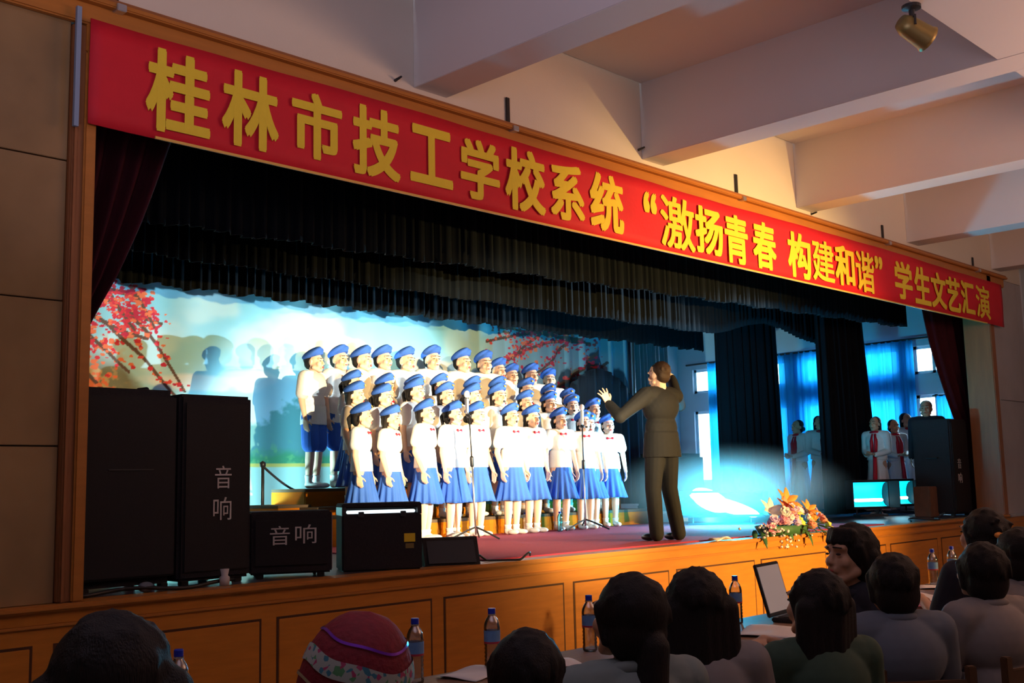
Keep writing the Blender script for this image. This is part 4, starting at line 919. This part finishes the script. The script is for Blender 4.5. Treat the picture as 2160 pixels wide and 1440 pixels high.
# ------------------------------------------------------------------ water bottles
def bottle(loc, lab, group, sc=1.0, m=M_PET, rz=0.0, z=None, label=True):
    t = empty('water_bottle', loc, rz, lab, 'bottle', group); t.scale = (sc, sc, sc)
    prof = [(.0, .0), (.028, .0), (.033, .006), (.0335, .015)]
    for k in range(5): zz = .022+.016*k; prof += [(.0335, zz), (.0305, zz+.008)]
    prof += [(.0335, .102), (.0325, .108), (.0325, .158), (.0338, .163), (.0338, .172), (.031, .186), (.024, .202), (.0155, .214), (.0135, .220), (.0135, .226)]
    bm = bmesh.new(); lathe(bm, prof, 18, caps=False); obj('bottle_body', bm, m, t, True)
    bm = bmesh.new(); lathe(bm, [(.0, .224), (.0155, .224), (.0155, .243), (.014, .246), (.0, .246)], 18, caps=False); obj('cap', bm, M_CAP, t)
    bm = bmesh.new(); lathe(bm, [(.0172, .2185), (.0172, .2225)], 16, caps=False); obj('neck_ring', bm, M_METAL, t)
    if label:
        bm = bmesh.new(); lathe(bm, [(.0340, .114), (.0340, .158)], 18, caps=False); obj('label', bm, M_BLABEL, t, True)
        bm = bmesh.new(); lathe(bm, [(.0340, .106), (.0340, .114)], 18, caps=False); obj('label_stripe', bm, M_RLABEL, t, True)
    return t
TZ = .76
for x, y, lab in ((1.93, -2.47, 'water bottle next to the big dark head, front of the wooden panels'), (2.98, -2.48, 'water bottle beside the red embroidered hat'), (3.41, -2.49, 'water bottle half hidden by the short-haired head'), (4.06, -2.49, 'water bottle left of the ponytailed woman'),
                  (5.30, -2.50, 'water bottle left of the open laptop'), (7.86, -2.50, 'water bottle beside the pale folded paper, leftmost of two'), (8.22, -2.49, 'water bottle right of the one by the folded paper'), (9.35, -2.47, 'water bottle at the far table end, only its top showing')):
    bottle((x, y, TZ+.001), lab, 'water bottles on the judges\' tables', 1.06)
for x, y, lab, m in ((9.77, 2.86, 'cyan water bottle on the carpet by the front-row shoes', M_PETC), (9.42, 3.10, 'clear water bottle on the carpet behind white shoes', M_PET), (9.98, 3.10, 'pale water bottle right of the cyan one on the carpet', M_PET)):
    bottle((x, y, ST+.013), lab, 'bottles on the stage carpet', .95, m, label=False)

# ------------------------------------------------------------------ tables, laptop, papers
TX = [(.55, 2.36), (2.40, 4.21), (4.25, 6.06), (6.10, 7.91), (7.95, 9.76)]
TL = ['brown wooden table in front of the big dark head', 'brown wooden table with bottles before the red hat', 'brown wooden table carrying the laptop', 'brown wooden table with papers and a red folder', 'brown wooden table at the far end of the row']
for (a, b), lab in zip(TX, TL):
    c = (a+b)/2; hw = (b-a)/2; t = empty('long_table', (c, -2.78, 0), 0, lab, 'table', 'judges\' tables')
    bx('table_top', (-hw, hw, -.38, .40, TZ-.035, TZ), M_TABLE, t, bev=.006); bx('apron', (-hw+.05, hw-.05, .30, .33, TZ-.36, TZ-.035), M_CHAIR, t, bev=.004)
    for sx in (-1, 1):
        for yy in (-.32, .34): bx('leg', (sx*(hw-.06)-.025, sx*(hw-.06)+.025, yy-.025, yy+.025, 0, TZ-.035), M_CHAIR, t, bev=.004)
t = empty('laptop', (5.62, -2.60, TZ+.001), .16, 'open laptop with a grey screen on the wooden table', 'laptop')
bx('base', (-.17, .17, -.25, .0, 0, .026), M_DMETAL, t, bev=.006)
kb = bx('keyboard', (-.15, .15, -.16, -.03, .0262, .030), M_SPK, t, bev=.002)
lid = bx('screen_lid', (-.17, .17, -.006, .010, .0, .30), M_DMETAL, t, bev=.005, loc=(0, .012, .022), rot=(-.26, 0, 0))
bx('display', (-.153, .153, -.0085, -.0062, .022, .282), M_SCREEN, lid, bev=0)
def sheet(x, y, z, w_, l_, rz, lab, m=M_PAPER, cat='paper', curl=.01, grp='papers on the judges\' tables'):
    bm = bmesh.new(); n = 8; g = []
    for i in range(n+1):
        g.append([bm.verts.new((w_*(i/n-.5), l_*(j/n-.5), curl*math.sin(3*i/n+2.2*j/n)**2)) for j in range(n+1)])
    for i in range(n):
        for j in range(n): bm.faces.new((g[i][j], g[i+1][j], g[i+1][j+1], g[i][j+1]))
    o = obj('paper_sheet', bm, m, None, True, (x, y, z), (0, 0, rz)); s = o.modifiers.new('t', 'SOLIDIFY'); s.thickness = .002; s.offset = 1
    return tag(o, lab, cat, grp)
sheet(5.10, -2.84, TZ+.002, .42, .30, .35, 'white paper sheet lying in front of the open laptop')
sheet(3.28, -2.52, TZ+.002, .30, .21, .2, 'pale paper sheet behind the short-haired head on the table')
sheet(3.62, -2.62, TZ+.002, .30, .21, -.4, 'pale paper sheet partly under the half hidden bottle')
sheet(7.72, -2.62, TZ+.002, .21, .30, .5, 'cream paper lying against the two far bottles')
sheet(6.95, -2.80, TZ+.002, .42, .30, .3, 'spread white sheets beside the red folder', curl=.03)
t = empty('red_folder', (6.55, -3.0, TZ+.001), .5, 'red-brown folder on the table beside spread white sheets', 'folder')
bx('cover', (-.16, .16, -.22, .22, 0, .012), M_REDBOOK, t, bev=.003); bx('pages', (-.15, .155, -.21, .21, .0125, .018), M_PAPER, t, bev=.001); bx('upper_cover', (-.16, .16, -.22, .22, .0185, .024), M_REDBOOK, t, bev=.002)

# ------------------------------------------------------------------ flowers on the stage edge
fl = empty('flower_arrangement', (10.18, .10, ST+.002), 0, 'wide arrangement of lilies, roses and small white blossoms on the stage edge', 'flowers')
rf = random.Random(11)
def petal(bm, base, d, up, L, W, bend=.4):
    d = V(*d).normalized(); side = d.cross(V(*up)); side = side.normalized() if side.length > .01 else V(1, 0, 0); nrm = side.cross(d)
    g = []
    for i in range(5):
        t = i/4; c = V(*base)+d*L*t-nrm*bend*L*t*t*.6; wd_ = W*math.sin(PI*min(.98, .12+.85*t))
        g.append([bm.verts.new(c-side*wd_+nrm*wd_*.25), bm.verts.new(c), bm.verts.new(c+side*wd_+nrm*wd_*.25)])
    for i in range(4):
        for j in range(2): bm.faces.new((g[i][j], g[i][j+1], g[i+1][j+1], g[i+1][j]))
def flower(kind, p, ax, r, m):
    bm = bmesh.new(); ax = V(*ax).normalized(); u, v, _ = frame_of(ax)
    if kind == 'lily':
        for k in range(6):
            a = 2*PI*k/6+.2; d = ax*.75+(u*math.cos(a)+v*math.sin(a))*.8; petal(bm, p, d, ax, r, r*.24)
    elif kind == 'rose':
        for ring, (tilt, rr) in enumerate(((.25, .7), (.6, .9), (1.0, 1.0))):
            for k in range(5+ring):
                a = 2*PI*k/(5+ring)+ring; d = ax+(u*math.cos(a)+v*math.sin(a))*tilt; petal(bm, p, d, ax, r*rr, r*.48, -.35)
        ell(bm, V(*p)+ax*r*.35, (r*.32,)*3, sub=1)
    o = obj({'lily': 'lily', 'rose': 'rose'}[kind], bm, m, fl, True); s = o.modifiers.new('t', 'SOLIDIFY'); s.thickness = .004
    return o
for (x, z, kd, r, m) in ((-.10, .30, 'lily', .15, M_ORANGE), (-.18, .24, 'lily', .14, M_SALMON), (-.05, .24, 'lily', .13, M_YELP), (-.32, .20, 'lily', .15, M_PETW), (-.25, .20, 'rose', .09, M_PETW), (-.10, .21, 'rose', .10, M_LILAC), (.05, .22, 'rose', .09, M_PETW), (.18, .21, 'rose', .09, M_PINK), (.28, .23, 'lily', .12, M_ORANGE), (.34, .19, 'rose', .09, M_SALMON),
                         (-.42, .10, 'rose', .085, M_LILAC), (-.30, .12, 'rose', .09, M_PINK), (-.18, .10, 'rose', .09, M_LILAC), (-.05, .12, 'rose', .085, M_LILAC), (.07, .10, 'rose', .09, M_YELP), (.24, .06, 'rose', .09, M_SALMON), (.34, .08, 'rose', .095, M_YELP), (.44, .11, 'rose', .09, M_ORANGE), (.54, .09, 'rose', .08, M_SALMON), (.62, .05, 'lily', .11, M_YELP), (.52, .14, 'lily', .10, M_PINK), (-.52, .06, 'lily', .10, M_PINK)):
    p = (x+rf.uniform(-.02, .02), -.10+rf.uniform(-.06, .05), max(.05, z)+rf.uniform(-.01, .03)); flower(kd, p, (x*.8+rf.uniform(-.3, .3), -.75, .6+rf.uniform(-.2, .3)), r*1.12, m)
for k in range(16):
    x = rf.gauss(-.06, .22); z = .08+.20*math.exp(-(x/.3)**2)*rf.uniform(.5, 1.0)
    flower('rose', (x, -.14+rf.uniform(-.04, .04), z), (x, -.75, .5+rf.uniform(-.2, .3)), rf.uniform(.055, .075), rf.choice((M_PINK, M_PETW, M_LILAC, M_PINK, M_PETW)))
for k in range(34):
    x = rf.uniform(-.75, .72); a = rf.uniform(-1, 1); bm = bmesh.new(); dz = rf.uniform(-.7, .45); petal(bm, (x*.85, -.08+rf.uniform(-.05, .08), .05+rf.uniform(0, .07)), (x+a*.4, -.6, dz), (0, 0, 1), rf.uniform(.14, .24), rf.uniform(.018, .035), .5)
    o = obj('leaf', bm, M_LEAF, fl, True); s = o.modifiers.new('t', 'SOLIDIFY'); s.thickness = .002
for k in range(60):
    x = rf.choice((rf.gauss(-.55, .14), rf.gauss(-.15, .14))); z = rf.uniform(-.12, .10) if x > -.35 else rf.uniform(.0, .15); bm = bmesh.new(); ell(bm, (x, -.16+rf.uniform(-.05, .06), z), (.016, .016, .014), sub=1); obj('small_blossom', bm, M_PETW, fl, True)
bm = bmesh.new(); lathe(bm, [(.0, 0), (.16, 0), (.20, .10), (.19, .10), (.15, .02), (.0, .02)], 20, caps=False)
for v in bm.verts: v.co.x *= 2.3
obj('basket', bm, M_LEAF, fl, True)
# loose things on the stage lip
sheet(8.98, .06, ST+.004, .34, .10, .1, 'crumpled white cloth strip on the stage edge before the conductor', M_WHITE, 'cloth', .03, None)
bm = bmesh.new(); tube(bm, [(13.3+1.1*t, .16+.10*math.sin(t*9), ST+.012+.10*max(0, math.sin(t*7))*(.3 if t < .5 else 1)) for t in np.linspace(0, 1, 40)], .011); tag(obj('cable', bm, M_DMETAL, None, True), 'looped grey cable along the far stage edge below the lamp boxes', 'cable')
bm = bmesh.new(); tube(bm, [(5.7+.55*t, .02+.10*math.sin(t*6), ST+.012+.05*max(0, math.sin(t*9))) for t in np.linspace(0, 1, 30)], .008); tag(obj('cable', bm, M_SOLE, None, True), 'thin black cable trailing from the small wedge monitor', 'cable')
bm = bmesh.new(); tube(bm, [(2.75+1.0*t, .14+.03*math.sin(t*8), ST+.014+.02*math.sin(t*5)**2) for t in np.linspace(0, 1, 24)], .012); tag(obj('cable', bm, M_SOLE, None, True), 'black cable lying before the two tall speakers', 'cable')
bm = bmesh.new(); lathe(bm, [(.0, 0), (.03, 0), (.032, .05), (.02, .06), (.028, .10), (.0, .10)], 14, caps=False); tag(obj('reflection_glint', bm, M_LETTER, None, True, (3.66, .14, ST+.004)), 'small pale cup at the foot of the lettered tall speaker', 'glint')  # solid pale shape added in place of a white reflection
bm = bmesh.new(); ell(bm, (0, 0, .03), (.05, .03, .03)); tag(obj('cloth_wad', bm, M_GREYSH, None, True, (3.15, .16, ST+.004)), 'little grey wad of cloth before the unlettered tall speaker', 'cloth')

HSC = 1.16
# ------------------------------------------------------------------ audience seated along the tables
HS = 1.62
def seat_kit(yaw, pitch, male, seed):
    J = joints(HS, True)
    K = [('body', fused('body', lambda bm: body_prims(bm, J, HS, yaw, pitch, 0, {q: (V(-.25*q, -1, -.12), V(0, 0, -1), V(-q, -.2, 0), .5, 0) for q in (-1, 1)}, male), .007, 3, .45), M_SKIN2, None)]+face_parts(J, HS, yaw, pitch, 0)
    K.append(('shirt', fused('shirt', lambda bm: torso_cloth(bm, J, HS, J['pel'].z-.07*HS, .018, .75, .046, male), .009, 4, .5), M_WHITE, None))
    bm = bmesh.new(); c = J['nek']+V(0, 0, -.004*HS); pts = [c+V(.050*HS*math.cos(a), .044*HS*math.sin(a), .012*HS*math.sin(a)) for a in np.linspace(-1.1, PI+1.1, 19)]
    tube(bm, pts, .014*HS); K.append(('collar', mesh_of('collar', bm), M_WHITE, 'shirt'))
    def tr(bm):
        ell(bm, J['pel'], (.104*HS, .080*HS, .065*HS))
        for q in (-1, 1): capsule(bm, J['hip', q], J['kn', q], .060*HS, .046*HS, 14); capsule(bm, J['kn', q], J['an', q], .045*HS, .036*HS, 14)
    K.append(('trousers', fused('trousers', tr, .011, 2, .4), M_TROUS, None))
    for q in (-1, 1): K.append(('shoe', shoe_mesh(J, HS, q), M_SOLE, None))
    return K, J
SK = {'f0': seat_kit(0, -.05, False, 1), 'f1': seat_kit(.25, -.12, False, 2), 'm0': seat_kit(0, -.08, True, 3), 'm1': seat_kit(-.25, -.18, True, 4)}
SY = {'f0': (0, -.05), 'f1': (.25, -.12), 'm0': (0, -.08), 'm1': (-.25, -.18)}
def aud_hair(J, yaw, pitch, style, seed):
    r = random.Random(seed); s = HS/1.65*HSC
    def b(bm):
        ell(bm, (0, .026, .028), (.092, .098, .094)); ell(bm, (0, .045, -.030), (.086, .074, .088))
        for k in (-1, 1): capsule(bm, (.076*k, -.02, .03), (.078*k, .015, -.05), .018, .016)
        if style == 'crop': ell(bm, (0, .05, -.055), (.070, .05, .055))
        if style in ('long', 'full'):
            for k in range(7):
                x = (k-3)/3*.085; capsule(bm, (x, .085-.035*abs(k-3)/3, .0), (x*1.15, .115-.03*abs(k-3)/3, -.22 if style == 'full' else -.34), .040, .030)
        if style == 'bob':
            for k in (-1, -.5, 0, .5, 1): capsule(bm, (.046*k, -.055+.02*abs(k), .080), (.054*k, -.080+.028*abs(k), .050), .026, .014)
            for k in range(7):
                a = (k-3)/3*1.5; capsule(bm, (.072*math.sin(a), .035+.055*math.cos(a), 0), (.078*math.sin(a), .03+.055*math.cos(a), -.115), .034, .026)
        if style == 'pony':
            ell(bm, (0, .105, -.050), (.034, .034, .034)); capsule(bm, (.0, .110, -.055), (.02, .125, -.20), .042, .046); capsule(bm, (.02, .125, -.20), (.035, .120, -.42), .046, .024)
        if style == 'messy':
            for k in range(40):
                a = r.uniform(0, 2*PI); e = r.uniform(-.6, 1.5); p = V(.09*math.sin(a)*math.cos(e), .03+.095*math.cos(a)*math.cos(e), .03+.09*math.sin(e)); 
                if p.y < -.045 and p.z < .07: continue
                capsule(bm, p*.95, p*1.16+V(r.uniform(-.02, .02), r.uniform(-.01, .02), -.02), .016, .006, 8, 3)
        for k in range(60):
            a = r.uniform(0, 2*PI); e = r.uniform(.0, 1.5); p = V(.092*math.sin(a)*math.cos(e), .026+.098*math.cos(a)*math.cos(e), .028+.094*math.sin(e))
            if p.y < -.05 and p.z < .08: continue
            capsule(bm, p*.97, p*.985+V(0, .010, -.03), .010, .006, 6, 2)
        xf(bm, 0, J['hd'], s, yaw, pitch)
    return fused('hair', b, .0075, 2, .5)
def chair(x, y, rz, lab, sc):
    t = empty('wooden_chair', (x, y, 0), rz, lab, 'chair', 'audience chairs')
    bx('seat', (-.21, .21, -.20, .22, .40, .432), M_CHAIR, t, bev=.008)
    for sx in (-1, 1):
        bx('leg', (sx*.18-.018, sx*.18+.018, -.18, -.145, 0, .40), M_CHAIR, t, bev=.004); bx('leg', (sx*.18-.018, sx*.18+.018, .185, .22, 0, .82), M_CHAIR, t, bev=.004)
    for zz in (.56, .70): bx('back_rail', (-.165, .165, .192, .212, zz, zz+.07), M_CHAIR, t, bev=.004)
AUD = [ # x, y, top z, kit, hair, heading jitter, shirt, label, chair phrase
 (.99, -3.93, 1.335, 'f0', 'full', -.45, M_DARKSH, 'person with a large mass of dark hair, nearest the camera by the first bottle', 'the big dark-haired head'),
 (1.54, -3.93, 1.265, 'f1', 'hat', -.60, M_HAT, 'person in a red embroidered hat with patterned ribbons', 'the red-hatted person'),
 (2.22, -3.86, 1.165, 'm0', 'crop', -.55, M_DARKSH, 'person with a round short-haired black head, between two bottles', 'the round short-haired head'),
 (2.79, -3.78, 1.275, 'f1', 'pony', -.40, M_PALESH, 'woman with a thick low ponytail and pale grey shirt', 'the ponytailed woman'),
 (3.36, -3.62, 1.245, 'f0', 'long', -.75, M_CREAMSH, 'woman with long loose black hair, left of the laptop', 'the long-haired woman'),
 (3.86, -3.84, 1.215, 'f1', 'long', -.50, M_GREENSH, 'woman in a dark green shirt with a grey collar, in front of the laptop', 'the green-shirted woman'),
 (5.10, -3.36, 1.335, 'f0', 'bob', 1.25, M_DARKSH, 'woman with bobbed hair in profile, looking down towards the laptop', 'the profile woman'),
 (4.66, -3.76, 1.225, 'm0', 'crop', -.70, M_GREYSH, 'man with short black hair and a blue-grey shirt', 'the blue-grey-shirted man'),
 (5.24, -3.94, 1.250, 'm1', 'crop', -.35, M_CREAMSH, 'man with short hair and a wide pale shirt, at the picture corner', 'the pale-shirted man'),
 (6.47, -3.46, 1.365, 'f1', 'messy', -.6, M_DARKSH, 'person with messy tousled hair, farthest along the tables', 'the tousled person'),
 (5.90, -3.86, 1.285, 'm0', 'crop', -.55, M_CREAMSH, 'person at the picture edge with a dark head, beyond the pale-shirted man', 'the edge person')]
for i, (x, y, top, kit, style, jit, sm, lab, cp) in enumerate(AUD):
    x *= .93; y = -6+(y+6)*.93; top = 1.56+(top-1.56)*.93
    K, J = SK[kit]; yw, pt = SY[kit]; K = list(K)
    if style != 'hat': K.insert(1, ('hair', aud_hair(J, yw, pt, style, i), M_HAIR, None))
    base_top = J['hd'].z+.125*HS/1.65*HSC
    sc = top/base_top; sc = max(.90, min(1.10, sc))
    mats = {'shirt': sm, 'collar': sm}
    if sm is M_GREENSH: mats['collar'] = M_GREYSH
    r = place(K, (x, y, .0), PI+jit, lab, 'people seated at the judges\' tables', sc, mats=mats)
    chair(x+.0, y-.0, PI+jit, 'dark wooden chair under '+cp, sc)
    if style == 'messy':
        bm = bmesh.new(); ell(bm, (.035, .128, .02), (.030, .016, .014), sub=2); xf(bm, 0, J['hd'], HS/1.65*HSC, yw, pt); obj('hair_clip', bm, M_ORANGE, r, True)
    if style == 'hat':
        c = J['hd']; RX, RY = .125, .135
        def prof(t): # t 0 bottom .. 1 top
            return (1-max(0, (t-.35)/.65)**2.4)**.5 if t > .35 else 1.0-.05*(.35-t)
        ht = bpy.data.objects.new('embroidered_hat', None); COL.objects.link(ht); ht.parent = r; ht.location = c+V(0, .02, -.13); ht.rotation_euler = (-.10, -.20, 0)
        def dome(name, t0, t1, grow, m, wob=0.0, par=ht, n=10, H0=.29):
            bm = bmesh.new(); g = []
            for j in range(n+1):
                row = []
                for k in range(64):
                    a = 2*PI*k/64; t = t0+(t1-t0)*j/n+wob*math.sin(2*a+.6)+wob*.5*math.sin(5*a); t = min(1, max(0, t)); q = max(.002, prof(t))
                    row.append(bm.verts.new(((RX*q+grow)*math.cos(a), (RY*q+grow)*math.sin(a), H0*t+grow*.5*(t > .6))))
                g.append(row)
            for j in range(n):
                for k in range(64): bm.faces.new((g[j][k], g[j][(k+1) % 64], g[j+1][(k+1) % 64], g[j+1][k]))
            return obj(name, bm, m, par, True)
        dome('hat_dome', 0, 1.0, 0, M_HAT, n=24)
        dome('patterned_ribbon', .57, .69, .003, M_RIBBON, .025, n=3); dome('patterned_ribbon', .24, .35, .003, M_RIBBON, .02, n=3)
        dome('silver_braid', .455, .478, .004, M_SILVER, .025, n=2); dome('purple_braid', .80, .818, .003, M_PURPLE, .02, n=2)
        for k in range(14):
            a = .35+.02*math.sin(k); bm = bmesh.new(); ell(bm, (-(RX+.006)*math.cos(a+.05*k % .3), (RY+.004)*math.sin(a+.05*k % .3), .01+.008*k), (.006, .006, .006), sub=1); obj('bead', bm, M_SILVER, ht, True)
